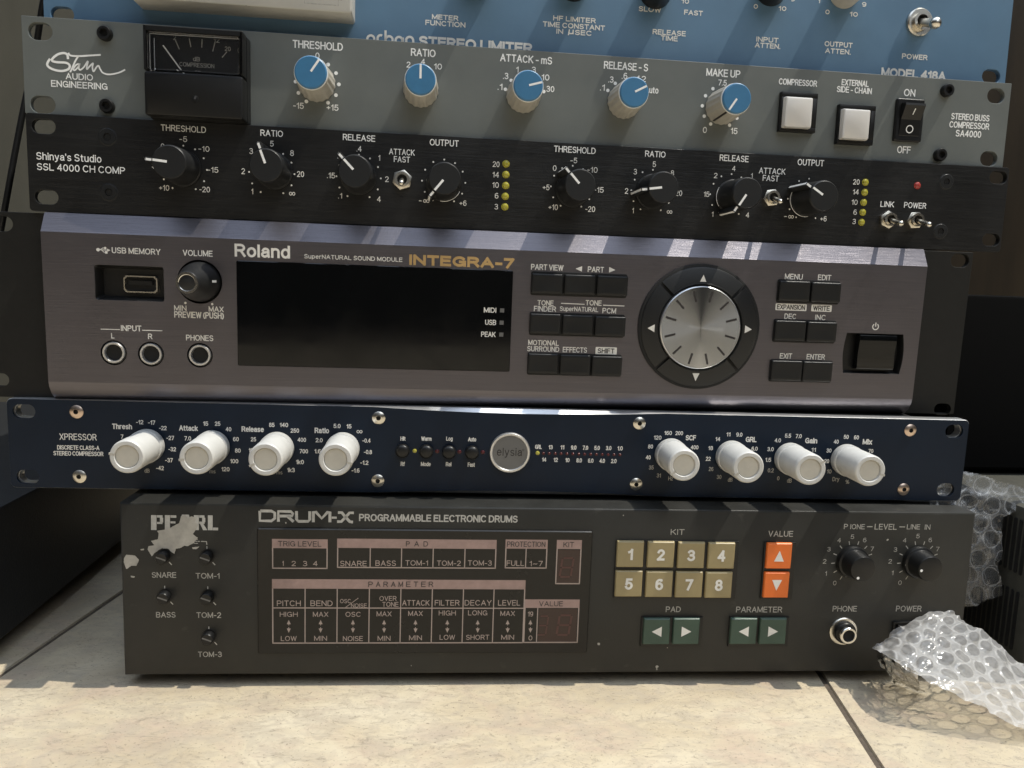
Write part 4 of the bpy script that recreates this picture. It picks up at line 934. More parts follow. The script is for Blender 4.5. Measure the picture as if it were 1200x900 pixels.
b.loft([[(p[0], -.05, p[1]) for p in A], [(q[0], -.35-(1.9 if False else 0)-1.9*(1 if True else 0)*min(1., (abs(p[1]-q[1])-.2)/1.0 if abs(p[1]-q[1]) > .32 else 0.1), q[1]) for p, q in zip(A, B)], [(q[0], -2.3, q[1]) for q in B]], m_silver, False, False)
b.build('panel_edge', D.root, 30)
chassis(D, -214, 214, -.2, H-.4, -200, -7.2)
for s_ in (-170, 170):
    for hq in (-30, -180):
        b = MB(); b.lathe(s_, 0, [(1, 0)], m_rubber) if False else None
        b.loft([[(s_+7*math.cos(2*math.pi*i/20), hq+7*math.sin(2*math.pi*i/20), zq) for i in range(20)] for zq in (-2.3, -.2)], m_rubber); b.build('rubber_foot', D.root)
b = MB()
D.texts(b, [('XPRESSOR', 91.5, 512, 43.5, 7.6)], m_cream, .006)
D.texts(b, [('DISCRETE CLASS-A', 91.8, 524.6, 49.5, 5.2), ('STEREO COMPRESSOR', 92, 531.5, 58.5, 5.2)], m_cream, .022)
D.texts(b, [('Thresh', 143, 499.8, 23.5, 6.4), ('Attack', 220.8, 501.7, 22, 6.4), ('Release', 296.2, 503, 26.2, 6.4), ('Ratio', 377.2, 504.5, 17, 6.4), ('SCF', 809.6, 513, 12, 6.2), ('GRL', 880.3, 515, 12.8, 6.2), ('Gain', 950.7, 516.4, 14.2, 6.4), ('Mix', 1016.5, 517.7, 11, 6.4)], m_cream, .03)
D.texts(b, [('-12', 163.7, 494.7, 8.5, 5), ('-17', 177.7, 495.2, 8.5, 5), ('-22', 190.8, 501.6, 9, 5), ('-27', 199.5, 513.2, 9, 5), ('-32', 201.8, 526.4, 9, 5), ('-37', 198, 539.3, 9, 5), ('-42', 187.5, 548.5, 9, 5), ('7', 143, 511.7, 3.2, 5), ('15', 241, 496.4, 6, 5), ('25', 255, 496.5, 6.5, 5), ('40', 267.8, 503, 6.7, 5), ('60', 276.5, 514.6, 6.7, 5), ('80', 278.7, 528, 6.7, 5), ('100', 274.5, 540.4, 9.5, 5), ('120', 264.3, 549.8, 9.5, 5), ('7.0', 220, 513.7, 8, 5), ('85', 318.5, 497.9, 6.5, 5), ('140', 332.8, 498, 9.8, 5), ('250', 345.5, 504.6, 10, 5), ('400', 353.7, 515.4, 10, 5), ('700', 356, 528.8, 10, 5), ('1k0', 351.5, 541.4, 9.3, 5.2), ('1k3', 341, 550.8, 9, 5.2), ('25', 297, 514.8, 6.3, 5), ('10', 294, 527.6, 5, 5), ('5.0', 395, 499.2, 8.2, 5), ('15', 409, 499.6, 5.8, 5), ('-0.4', 429.5, 516.3, 9.5, 5), ('-0.8', 431.2, 529.7, 9.5, 5), ('-1.2', 427, 542.2, 9.5, 5), ('-1.6', 416.7, 551.3, 9.3, 5), ('2.0', 374, 515.8, 8.2, 5), ('1.6', 372.3, 528.8, 7.6, 5),
  ('120', 770.7, 512.8, 8.8, 4.8), ('160', 783, 507.4, 8.8, 4.8), ('200', 796, 507.6, 9, 4.8), ('80', 762.4, 523.3, 5.8, 4.8), ('40', 759.7, 536, 5.8, 4.8), ('400', 814, 524.2, 9, 4.8), ('11', 853.6, 509, 4.6, 4.8), ('9.0', 866.4, 509.3, 7.3, 4.8), ('14', 841.3, 514.6, 5.6, 4.8), ('18', 832.8, 525.1, 5.6, 4.8), ('22', 830, 537.6, 5.8, 4.8), ('6.0', 884.3, 525.8, 7.2, 4.8), ('4.0', 911.5, 516, 7.4, 4.8), ('5.5', 923.5, 510.6, 7.2, 4.8), ('7.0', 936, 511.1, 7.2, 4.8), ('3.0', 903, 526.4, 7.4, 4.8), ('1.5', 900.3, 538.9, 6.8, 4.8), ('11', 953.5, 527.1, 5, 4.8), ('40', 980, 517.6, 5.8, 4.8), ('50', 991.7, 512, 5.8, 4.8), ('60', 1003.7, 512.6, 5.8, 4.8), ('30', 971.5, 528, 5.8, 4.8), ('20', 968.8, 540.4, 5.8, 4.8), ('70', 1020.5, 528.6, 5.8, 4.8)], m_cream, .02)
D.texts(b, [('dB', 172.3, 551.6, 6, 4.8), ('ms', 249, 553, 7, 3.4), ('ms', 327.5, 554.2, 7, 3.4), ('35', 763.2, 547.9, 5.5, 4.8), ('31', 772, 557.2, 4.8, 4.8), ('Hz', 785.9, 560.6, 5.5, 4.8), ('26', 833.3, 549.6, 5.5, 4.8), ('30', 842.7, 558.9, 5.5, 4.8), ('dB', 855.7, 562.2, 5.5, 4.8), ('0.2', 903.2, 551.2, 7, 4.8), ('0', 912, 560.5, 2.7, 4.8), ('dB', 925, 563.2, 5.5, 4.8), ('10', 971.7, 552.5, 5.4, 4.8), ('Dry', 979.5, 562, 8, 6), ('%', 993, 564.6, 4.6, 4.8)], m_dim, .015)
D.inf(b, 421.3, 505.9, 6.6, 3.6, m_cream)
D.texts(b, [('Hit', 472.3, 514, 6, 5), ('Warm', 499.7, 514.1, 12, 5), ('Log', 526.7, 514.6, 7.6, 6), ('Auto', 553.3, 514.9, 9.6, 5), ('Rf', 472, 543.6, 5, 5), ('Mode', 499, 543.8, 11.6, 5), ('Rel', 525.7, 544, 6.5, 5), ('Fast', 552.3, 544.5, 8.4, 5), ('GRL', 631, 523.6, 8, 5), ('13', 645.3, 524, 4.8, 5), ('11', 659, 524.2, 4.4, 5), ('9.0', 672.3, 524.5, 6.5, 5), ('7.0', 686, 524.7, 6.5, 5), ('5.0', 699.7, 524.9, 6.5, 5), ('3.0', 713.3, 525.1, 6.5, 5), ('1.0', 726.7, 525.4, 6.2, 5), ('14', 637.7, 538.6, 5, 5), ('12', 651.3, 538.9, 5, 5), ('10', 665, 539.2, 5, 5), ('8.0', 678.7, 539.5, 6.5, 5), ('6.0', 692.3, 539.8, 6.5, 5), ('4.0', 705.7, 540, 6.5, 5), ('2.0', 719.3, 540.3, 6.5, 5)], m_cream, .024)
[q.build('lettering', D.root, 0, False) for q in b.pieces(GAP)]
for c_, a in (((148.3, 535.5), -80), ((230, 537), -97), ((310.8, 538.7), -114), ((393, 539), 102), ((801.9, 545.5), -127), ((877.3, 548), -122), ((950, 550.5), 56), ((1020, 552), 106)): knob_ivory(D, c_, a)
for i, p in enumerate(((89.8, 482.5), (93.3, 558.3), (443.8, 489.7), (442.8, 563.3), (749.3, 496), (745.3, 567.3), (1066.7, 504.2), (1058.7, 573.3))): screw(D, p[0], p[1], 3.2, m_copper if i in (6, 7, 0) else m_nickel, 'pan')
for px, py in ((472, 527.7), (499.7, 528.4), (526.3, 529), (553, 529.7)):
    x, z = D.uv(px, py); b = MB(); b.lathe(x, z, [(3.4, 0), (3.4, 2.6), (3.1, 3.3), (2.2, 3.8), (.8, 4.0)], m_black, 28); b.build('push_button', D.root, 50)
for i, (px, py) in enumerate(((486, 528.3), (512.3, 528.8), (538.3, 529.4), (565.7, 529.9))): led(D, px, py, .85, m_yel if i == 0 else m_reddim, .5)
led(D, 630, 530.8, .85, m_yel, .5)
for i in range(14): led(D, 636.8+i*6.9, 531.2+i*.14, .62, m_reddim, .4)
x, z = D.uv(597.3, 530); b = MB(); b.lathe(x, z, [(10.2, 0), (10.2, 1.2), (9.8, 1.8), (8.9, 1.8), (8.6, 1.3)], m_silver, 64, True, False); bd = b.build('badge', D.root)
b = MB(); b.lathe(x, z, [(8.65, 1.25), (8.6, 1.3), (.1, 1.34)], m_badge, 56, False, False); b.build('badge_face', bd, 40)
b = MB(); D.text(b, 'elysia', 597.0, 530.6, 29.5, 11.4, m_ink, .0, 1.42); x2, z2 = D.uv(613, 526.5); b.ring(x2, z2, .35, .5, 1.40, 1.42, m_ink, 12); b.build('lettering', bd, 0, False)

# ================================================================== DRUM MODULE
D = Dev('drum_module', 'dark olive drum machine with khaki number keys and chipped paint, lowest in the stack', 'drum machine', (47.79594, -27.53488, 15.16702, -0.01911, 84.8832, 0.00307), 420.)
hw = D.W/2; H = D.H
b = MB()
L_ = []
for ins, hq in ((0, -245), (0, -1.1), (.3, -.35), (1.1, 0)):
    L_.append([(-hw+ins, hq, ins), (hw-ins, hq, ins), (hw-ins, hq, H-ins), (-hw+ins, hq, H-ins)])
b.loft(L_, m_drum); b.build('body', D.root, 50)
for s_ in (-185, 185):
    for hq in (-25, -220):
        b = MB(); b.loft([[(s_+9*math.cos(2*math.pi*i/24), hq+9*math.sin(2*math.pi*i/24), zq) for i in range(24)] for zq in (-(15.1670-FLOOR), 0)], m_rubber); b.build('rubber_foot', D.root)
b = MB()
D.texts(b, [('PROGRAMMABLE ELECTRONIC DRUMS', 514.5, 607.4, 186, 8.4)], m_drumlogo, .026)
D.texts(b, [('SNARE', 192.3, 673.8, 28.5, 6.6), ('TOM-1', 243.3, 674.8, 28, 6.6), ('BASS', 194.3, 720.4, 23, 6.6), ('TOM-2', 244.7, 720.8, 29, 6.6), ('TOM-3', 246, 766.8, 28, 6.4), ('E', 229.4, 634.4, 5, 5.4), ('KIT', 794, 623.4, 16, 6.6), ('VALUE', 915, 625.5, 29, 6.8), ('PAD', 789, 714, 17.5, 6.6), ('PARAMETER', 889.7, 714.3, 54, 6.8), ('P', 991.3, 617, 4.6, 6), ('IONE', 1005, 617.2, 17, 6), ('LEVEL', 1038, 617.3, 26, 6.8), ('LINE', 1070.5, 617.4, 15.5, 6), ('IN', 1087, 617.7, 6.5, 6), ('PHONE', 990, 713.3, 28.5, 6.6), ('POWER', 1065, 713.2, 30, 6.8)], m_dim, .012)
D.texts(b, [('0', 978.2, 683.2, 4, 5.4), ('1', 968, 672, 1.8, 5.2), ('2', 966.4, 657.8, 4, 5.2), ('3', 971.4, 643.6, 4, 5.2), ('4', 983.4, 633, 4.2, 5.2), ('5', 999, 629, 4, 5.2), ('6', 1013.4, 632.8, 4, 5.2), ('7', 1022, 643.2, 3.8, 5.2), ('0', 1054.6, 682.8, 4, 5.4), ('1', 1046, 671.4, 1.8, 5.2), ('2', 1043.2, 657.8, 4, 5.2), ('3', 1049.4, 644, 4, 5.2), ('4', 1060.2, 633.2, 4.2, 5.2), ('5', 1075.8, 628.2, 4, 5.2), ('6', 1090.2, 632.8, 4, 5.2), ('7', 1098.8, 643.4, 3.8, 5.2)], m_dim, .006)
for p in (((1016, 617.2), (1022.5, 617.2)), ((1054, 617.4), (1060.6, 617.5)), ((235.5, 634.4), (242, 634.6), (242.4, 638.5)), ((232, 634.4), (234, 634.4))): D.line(b, p, 1.1, m_dim)
for cx_, cy_ in ((998.4, 658), (1075.4, 658)):
    x, z = D.uv(cx_, cy_)
    for i in range(11):
        a = -150+i*27.3; b.flat(bar(x, z, a, 9.0, 10.9, .45), .07, m_dim)
pots = ((191.7, 651.7), (242.7, 652), (193.3, 698.3), (243.7, 699), (245, 745.7))
for px, py in pots: 
    x, z = D.uv(px, py)
    b.flat(bar(x, z, 0, 3.7, 5.0, .4), .07, m_drumlogo); b.flat(bar(x, z, 139, 3.8, 5.6, .42), .09, m_drumlogo)
[q.build('lettering', D.root, 0, False) for q in b.pieces(GAP)]
# logos
b = MB()
def pl(*P):
    for q in P: D.poly(b, q, m_drumlogo)
def bx(x0, y0, x1, y1): return [(x0, y0+(x0-177)*.022), (x1, y0+(x1-177)*.022), (x1, y1+(x1-177)*.022), (x0, y1+(x0-177)*.022)]
pl(bx(177, 603.6, 183.4, 621), bx(183.9, 603.6, 190.5, 606.3), bx(187.4, 606.3, 191.2, 612), bx(183.9, 611.4, 190.4, 613.8))
pl(bx(193.2, 603.3, 199.2, 620.6), bx(199.7, 603.3, 206.6, 606.2), bx(199.7, 610.4, 205.6, 612.8), bx(199.7, 617.6, 206.6, 620.6))
pl([(208.4, 620.4), (213.2, 603), (216.6, 603), (214.2, 620.4)], [(217.2, 603), (221.4, 603.2), (226, 620.6), (219.6, 620.6)], bx(214, 612, 220, 614.6))
pl(bx(227.2, 602.6, 233, 620), bx(233.4, 602.6, 239.6, 605.4), bx(236.8, 605.4, 240.6, 610.4), bx(233.4, 610, 239.8, 612.5), [(234.4, 613.6), (238, 613.6), (243, 621.3), (238, 621.3)])
pl(bx(243.6, 602.4, 249.2, 619.8), bx(249.6, 616.6, 255.6, 619.8))
def dl(pts, w=3.4): D.line(b, pts, w, m_drumlogo)
dl([(304.5, 598.6), (304.5, 610.2), (318, 610.5), (322, 607.5), (322, 601), (318, 598.9), (305, 598.7)])
dl([(326.2, 611.4), (326.2, 599.2), (341, 599.5), (343.2, 602), (342.6, 604.6), (327, 604.8)]); dl([(337, 605), (344, 611.4)])
dl([(347.5, 598.9), (347.5, 608.6), (349.6, 610.9), (361, 611), (363, 608.8), (363, 599.2)])
dl([(367.2, 612), (367.2, 599.6), (370, 599.8), (377, 607.5), (384, 600), (386.6, 600), (386.6, 612)])
dl([(388.6, 606.6), (394.6, 606.7)], 2.6); dl([(396, 600.6), (400.6, 600.7), (405, 606.2), (410, 611.4), (413.6, 611.8)], 3.4); dl([(414.6, 601), (409.6, 601), (404.6, 606.4), (400, 611.2), (395, 611.3)], 3.2)
[q.build('logo', D.root, 0, False) for q in b.pieces(GAP)]
# chipped paint
b = MB()
def jag(P, n=9, amp=.8):
    out = []
    for i in range(len(P)):
        a, c = P[i], P[(i+1) % len(P)]
        for k in range(n):
            t = k/n; out.append((a[0]+(c[0]-a[0])*t+random.uniform(-amp, amp), a[1]+(c[1]-a[1])*t+random.uniform(-amp, amp)))
    return out
P1 = [(1050, 265), (1090, 290), (1150, 300), (1130, 330), (1160, 352), (1130, 385), (1100, 400), (1080, 398), (1055, 412), (1030, 415), (1022, 445), (1005, 435), (985, 415), (950, 412), (930, 425), (905, 440), (890, 460), (865, 420), (870, 400), (905, 395), (885, 370), (925, 360), (930, 325), (920, 310), (990, 300), (1010, 285)]
P2 = [(727, 470), (740, 450), (790, 455), (815, 480), (800, 515), (770, 515), (740, 535), (725, 495)]
P3 = [(765, 573), (790, 577), (787, 585), (768, 583)]; P4 = [(823, 418), (843, 415), (845, 423), (825, 425)]; P5 = [(1125, 408), (1170, 402), (1150, 418), (1130, 417)]; P6 = [(1060, 225), (1085, 215), (1100, 240), (1120, 225), (1150, 232), (1140, 262), (1165, 270), (1150, 300), (1080, 290), (1050, 265)]
for P in (P1, P2, P3, P4, P5, P6): D.poly(b, [(p[0]/5, p[1]/5+560) for p in jag(P)], m_chip, .13 if P is not P6 else .16)
for px, py, r in ((770, 781, .8), (769.6, 784, .5), (701.7, 754.7, .8), (1040, 632.4, .6), (690.5, 654, .35), (690.5, 659, .3), (482, 780, .3), (730.5, 604, .3), (782, 759, .3), (335, 612.5, .35)):
    x, z = D.uv(px, py); b.flat([(x+r*random.uniform(.6, 1.2)*math.cos(k*.785), z+r*random.uniform(.7, 1.4)*math.sin(k*.785)) for k in range(8)], .1, m_chip)
[q.build('paint_chip', D.root, 0, False) for q in b.pieces(GAP)]
for px, py in pots:
    x, z = D.uv(px, py); b = MB()
    b.ring(x, z, 3.05, 3.7, .02, .25, m_black, 28); b.disc(x, z, 3.2, .03, m_void, 24)
    b.lathe(x, z, [(2.9, .05), (2.85, 3.2), (2.5, 3.7)], m_black, 28)
    k = b.build('trim_knob', D.root)
    b = MB(); b.flat(bar(x, z, 110, -2.3, 2.3, .7), 3.74, m_badge); b.build('pointer', k, 0, False)
# display window
dp = [D.uv(*p) for p in ((301.3, 618.6), (694, 621.4), (687.8, 763), (303.4, 765.3))]
x0, x1 = (dp[0][0]+dp[3][0])/2, (dp[1][0]+dp[2][0])/2; z0, z1 = (dp[2][1]+dp[3][1])/2, (dp[0][1]+dp[1][1])/2
HP = 1.4
b = MB(); b.loft([[(p[0], hq, p[1]) for p in rrect((x0+x1)/2, (z0+z1)/2, x1-x0-i, z1-z0-i, .6)] for hq, i in ((0, 0), (HP-.5, 0), (HP, .9))], m_smoke); dsp = b.build('display_panel', D.root)
hp = HP+.08
b = MB()
def UV(px, py): return D.uv(px, py, hp)
def boxpx(xa, ya, xb, yb, hdr, divs=(), w=.55):
    (xl, zt), (xr, zt2) = UV(xa, ya), UV(xb, yb)
    a = UV(xa, ya); c = UV(xb, yb); zt = (a[1]); zb_ = c[1]; zt = UV((xa+xb)/2, ya)[1]; zb_ = UV((xa+xb)/2, yb)[1]; zh = UV((xa+xb)/2, hdr)[1]
    xr = UV(xb, (ya+yb)/2)[0]; xl = UV(xa, (ya+yb)/2)[0]
    b.flat([(xl, zt), (xr, zt), (xr, zh), (xl, zh)], hp, m_pink)
    for q in (((xl+w/2, zh), (xl+w/2, zb_)), ((xr-w/2, zh), (xr-w/2, zb_)), ((xl, zb_+w/2), (xr, zb_+w/2))): b.stroke(q, w, hp+.01, m_pinkline)
    for d_ in divs:
        x = UV(d_, (hdr+yb)/2)[0]; b.stroke([(x, zh), (x, zb_)], w*.85, hp+.01, m_pinkline)
    return xl, xr, zt, zh, zb_
boxpx(318.8, 631.8, 384, 666.6, 642.5)
boxpx(395, 631.9, 581.6, 666.0, 642.7, (433.8, 470.5, 507.5, 544.7))
boxpx(592, 632.4, 641.3, 666.2, 643, (616.2,))
boxpx(651.6, 632.8, 680.8, 684.6, 643.4)
pr = boxpx(318.9, 679.2, 614.6, 754, 690.2, (357.5, 395, 432.5, 469.3, 506, 542.3, 578))
zl = UV(466, 712.6)[1]; b.stroke([(pr[0], zl), (pr[1], zl)], .5, hp+.012, m_pinkline)
boxpx(614.0, 702.5, 678.2, 753.4, 712.4, (629.4,))
ink = [('TRIG LEVEL', 351.3, 637.3, 51, 6.4), ('P', 478, 637.3, 4.6, 6.2), ('A', 488.3, 637.3, 5.6, 6.2), ('D', 499, 637.4, 5.4, 6.2), ('PROTECTION', 616.7, 637.8, 45, 6.4), ('KIT', 666.5, 638.2, 12.5, 6.2), ('VALUE', 645.8, 707.5, 28, 6)]
for i, c_ in enumerate('PARAMETER'): ink.append((c_, 434.3+i*8.85, 684.7, 5.4, 6.3))
D.texts(b, ink, m_ink, .012, hp+.03)
lt = [('1', 331.7, 660.2, 1.6, 6), ('2', 344.2, 660.3, 5, 6), ('3', 357.5, 660.4, 5, 6), ('4', 369.5, 660.4, 5.2, 6), ('SNARE', 414.3, 660.4, 31, 6.4), ('BASS', 452, 660, 24, 6.4), ('TOM-1', 488.3, 659.7, 26.5, 6.2), ('TOM-2', 526, 660, 28, 6.2), ('TOM-3', 562.3, 659.8, 28, 6.2), ('FULL', 604, 660, 20.5, 6.4), ('1~7', 628.2, 660.4, 15.5, 6.2),
      ('PITCH', 338.5, 707, 28, 6.6), ('BEND', 376.8, 707, 26, 6.6), ('OSC', 404.7, 704.4, 12.5, 4.8), ('NOISE', 420.6, 709.6, 18.5, 4.8), ('OVER', 454.7, 701.3, 20, 5.6), ('TONE', 457.5, 708.2, 19, 5.6), ('ATTACK', 487.4, 706.5, 32, 6.5), ('FILTER', 524, 706.4, 29, 6.5), ('DECAY', 560.3, 706.4, 31.5, 6.5), ('LEVEL', 596.7, 706.4, 26, 6.5)]
for t1, t2, x_, y1_, y2_, w1, w2 in (('HIGH', 'LOW', 338.4, 719.9, 748.2, 21, 18.5), ('MAX', 'MIN', 375.7, 719.9, 748, 18, 15), ('OSC', 'NOISE', 413.6, 719.9, 748.3, 17.5, 23.5), ('MAX', 'MIN', 450.1, 719.4, 748, 17.5, 15), ('MAX', 'MIN', 486.9, 718.9, 747.4, 17, 15), ('HIGH', 'LOW', 524.2, 718.4, 746.8, 20, 18), ('LONG', 'SHORT', 559.8, 718.2, 746.8, 22.5, 27), ('MAX', 'MIN', 594.9, 718.9, 746.8, 17, 15), ('19', '0', 621.6, 719.5, 747.6, 6.2, 4.5)):
    lt += [(t1, x_, y1_, w1, 5.8), (t2, x_, y2_, w2, 5.8)]
    D.line(b, [(x_, 729), (x_, 732.8)], .8, m_pinkline, hp+.02); D.line(b, [(x_, 735), (x_, 739)], .8, m_pinkline, hp+.02)
    D.tri(b, x_, 729, 4.6, 5, 'u', m_pinkline, hp+.025); D.tri(b, x_, 739, 4.6, 5, 'd', m_pinkline, hp+.025)
D.texts(b, lt, m_pinkline, .006, hp+.03)
D.line(b, [(405, 711.8), (420, 700.8)], .7, m_pinkline, hp+.02)
[q.build('lettering', dsp, 0, False) for q in b.pieces(GAP)]
# seven segment displays
def digit(mb, px, py, w, h, segs='abcdefg'):
    x, z, w, h = D.rect(px, py, w, h, hp)
    sk = .12; t = w*.17
    P_ = lambda u, v: (x+u*w/2+v*h/2*sk, z+v*h/2)
    sg = {'a': ((-1, 1), (1, 1)), 'b': ((1, 1), (1, 0)), 'c': ((1, 0), (1, -1)), 'd': ((-1, -1), (1, -1)), 'e': ((-1, 0), (-1, -1)), 'f': ((-1, 1), (-1, 0)), 'g': ((-1, 0), (1, 0))}
    for s_ in segs:
        p, q = P_(*sg[s_][0]), P_(*sg[s_][1]); p2 = (p[0]+(q[0]-p[0])*.08, p[1]+(q[1]-p[1])*.08); q2 = (p[0]+(q[0]-p[0])*.92, p[1]+(q[1]-p[1])*.92)
        mb.stroke([p2, q2], t, hp+.05, m_seg)
x, z, w, hh = D.rect(666.3, 664, 26.3, 39, hp); b = MB(); b.flat(rrect(x, z, w, hh), hp-.02, m_brown); digit(b, 664, 665, 13, 22); b.build('digit_display', dsp, 0, False)
x, z, w, hh = D.rect(653.5, 733, 44.5, 39.5, hp); b = MB(); b.flat(rrect(x, z, w, hh), hp-.02, m_brown); digit(b, 636, 733, 10, 22, 'abcdg'); digit(b, 661, 732.5, 14, 23); b.build('digit_display', dsp, 0, False)
# keys
def key(px, py, w, hh, mt, mark=None, tri=None):
    x, z, w, hh = D.rect(px, py, w, hh, 2.4); b = MB()
    b.loft([[(p[0], hq, p[1]) for p in rrect(x, z, w-i, hh-i, .35)] for hq, i in ((.3, 0), (1.7, 0), (2.1, .3), (2.4, 1.0))], mt); k = b.build('push_button', D.root, 30)
    b = MB()
    if mark: D.text(b, mark, px, py, 9.2 if mark != '1' else 6, 13.4, m_cream, .035, 2.47)
    else: D.tri(b, px, py, 11.5 if tri in 'ud' else 11.5, 12.5 if tri in 'ud' else 12, tri, m_cream, 2.47)
    b.build('lettering', k, 0, False)
def surround(px, py, w, hh, hq=.9):
    x, z, w, hh = D.rect(px, py, w, hh, .5); b = MB(); b.box(x, z, w, hh, 0, hq, m_black, .5, .3); b.build('button_surround', D.root)
for px, py, w in ((757, 667.2, 73.5), (828, 668.3, 72.5)): surround(px, py, w, 68)
surround(912, 668.8, 37.5, 67); surround(787, 740.3, 72, 35); surround(888.8, 740.3, 70, 35)
for t_, px, py in (('1', 738.8, 649.8), ('2', 774.6, 650.3), ('3', 810.2, 651), ('4', 845.6, 651.6), ('5', 737, 684.4), ('6', 772.6, 685), ('7', 807.6, 685.4), ('8', 842.4, 685.9)): key(px, py, 31.5, 30.5, m_khaki, t_)
key(913.3, 651.8, 29.5, 30, m_orange, None, 'u'); key(910.2, 685.9, 29.5, 30, m_orange, None, 'd')
for px, py, d_ in ((769.6, 740.4, 'l'), (804.4, 740.3, 'r'), (871.6, 740.2, 'l'), (906, 740.2, 'r')): key(px, py, 31, 30.5, m_green, None, d_)
# level knobs
for (px, py), cp, a in (((998.4, 658), (1012.4, 667.2), -151), ((1075.4, 658), (1090.5, 668), -97)):
    x, z = D.uv(px, py); b = MB()
    b.lathe(x, z, [(8.4, .3), (8.4, 1.6), (8.0, 2.6), (7.1, 3.0), (6.9, 3.4), (6.5, 10.4), (6.2, 11.0), (5.7, 11.2)], m_black, 48, True, True); k = b.build('knob', D.root)
    b = MB(); q = pt(x, z, a, 5.0); b.disc(q[0], q[1], .72, 11.26, m_white, 16)
    b.flat(bar(x, z, a, 7.3, 8.1, .6), 2.62, m_dim); b.build('pointer', k, 0, False)
# phone jack
x, z = D.uv(988, 739.4); b = MB()
b.lathe(x, z, [(7.3, 0), (7.3, .5), (6.9, .9), (5.6, .9)], m_nickel, 40, True, False); b.lathe(x, z, [(5.7, .9), (5.6, 2.6), (5.2, 3.2), (4.2, 3.2)], m_black, 6 if False else 32, False, False)
jo = b.build('headphone_jack', D.root)
b = MB(); b.loft([[(x+r*math.cos(2*math.pi*i/36), hq, z+r*math.sin(2*math.pi*i/36)) for i in range(36)] for r, hq in ((4.3, 3.0), (4.3, 5.6), (4.0, 6.0), (3.2, 6.0), (3.0, 5.6), (2.9, 1))], m_chrome, False, False); b.disc(x, z, 3.05, 4.2, m_void, 24); b.build('ring', jo)
# power switch
x, z, w, hh = D.rect(1065, 737.5, 40, 19); b = MB()
for a in ((x, z+hh/2-.5, w, 1.0), (x, z-hh/2+.5, w, 1.0), (x-w/2+.5, z, 1.0, hh-2), (x+w/2-.5, z, 1.0, hh-2)): b.box(*a[:4], 0, 1.2, m_black, 0, .2)
b.box(x, z, w-2, hh-2, .02, .1, m_void); ps = b.build('power_switch', D.root)
b = MB(); prof = [(.1, -hh/2+1.3), (1.0, -hh/2+1.3), (2.6, hh/2-1.6), (.1, hh/2-1.2)]
b.loft([[(x+s_, hq, z+zq) for hq, zq in prof] for s_ in (-w/2+2.2, w/2-2.2)], m_black); b.build('rocker', ps, 20)

# ================================================================== BUBBLE WRAP
def film(name, web, inner, rim, rough, tint, gl):
    m = bpy.data.materials.new(name); m.use_nodes = True
    n = m.node_tree; L = n.links.new; n.nodes.remove(n.nodes['Principled BSDF'])
    out = n.nodes['Material Output']
    at = n.nodes.new('ShaderNodeAttribute'); at.attribute_name = 'seal'
    tc_ = n.nodes.new('ShaderNodeTexCoord'); nz = n.nodes.new('ShaderNodeTexNoise'); nz.inputs['Scale'].default_value = 130; nz.inputs['Detail'].default_value = 3; nz.inputs['Distortion'].default_value = 1.5
    L(tc_.outputs['Object'], nz.inputs['Vector'])
    d = n.nodes.new('ShaderNodeBsdfDiffuse'); d.inputs[0].default_value = tint+(1,)
    tl = n.nodes.new('ShaderNodeBsdfTranslucent'); tl.inputs[0].default_value = tint+(1,)
    a = n.nodes.new('ShaderNodeMixShader'); a.inputs[0].default_value = .5; L(d.outputs[0], a.inputs[1]); L(tl.outputs[0], a.inputs[2])
    t = n.nodes.new('ShaderNodeBsdfTransparent'); t.inputs[0].default_value = (.98, .98, .98, 1)
    rp = n.nodes.new('ShaderNodeValToRGB'); L(at.outputs['Fac'], rp.inputs[0])
    el = rp.color_ramp.elements; el[0].position = 0; el[0].color = (inner,)*3+(1,); el[1].position = 1; el[1].color = (rim,)*3+(1,)
    k = el.new(.5); k.color = (web,)*3+(1,)
    lw = n.nodes.new('ShaderNodeLayerWeight'); lw.inputs[0].default_value = .3
    ad = n.nodes.new('ShaderNodeMath'); ad.operation = 'MULTIPLY_ADD'; ad.inputs[1].default_value = .35; ad.use_clamp = True
    L(lw.outputs['Facing'], ad.inputs[0]); L(rp.outputs[0], ad.inputs[2])
    mu_ = n.nodes.new('ShaderNodeMath'); mu_.operation = 'MULTIPLY_ADD'; mu_.inputs[1].default_value = .5; mu_.inputs[2].default_value = .75
    L(nz.outputs['Fac'], mu_.inputs[0])
    m3 = n.nodes.new('ShaderNodeMath'); m3.operation = 'MULTIPLY'; m3.use_clamp = True; L(ad.outputs[0], m3.inputs[0]); L(mu_.outputs[0], m3.inputs[1])
    m1 = n.nodes.new('ShaderNodeMixShader'); L(m3.outputs[0], m1.inputs[0]); L(t.outputs[0], m1.inputs[1]); L(a.outputs[0], m1.inputs[2])
    g = n.nodes.new('ShaderNodeBsdfGlossy'); g.inputs['Roughness'].default_value = rough
    fr = n.nodes.new('ShaderNodeFresnel'); fr.inputs[0].default_value = 1.45
    ml = n.nodes.new('ShaderNodeMath'); ml.operation = 'MULTIPLY_ADD'; ml.inputs[1].default_value = gl; ml.inputs[2].default_value = .0; ml.use_clamp = True
    L(fr.outputs[0], ml.inputs[0])
    m2 = n.nodes.new('ShaderNodeMixShader'); L(ml.outputs[0], m2.inputs[0]); L(m1.outputs[0], m2.inputs[1]); L(g.outputs[0], m2.inputs[2])
    bp = n.nodes.new('ShaderNodeBump'); bp.inputs['Strength'].default_value = .35; bp.inputs['Distance'].default_value = .001
    L(nz.outputs['Fac'], bp.inputs['Height']); L(bp.outputs[0], g.inputs['Normal'])
    L(m2.outputs[0], out.inputs['Surface'])
    return m
m_wrap = film('milky_bubble_film', .52, .30, .72, .12, (.86, .86, .86), 1.1)
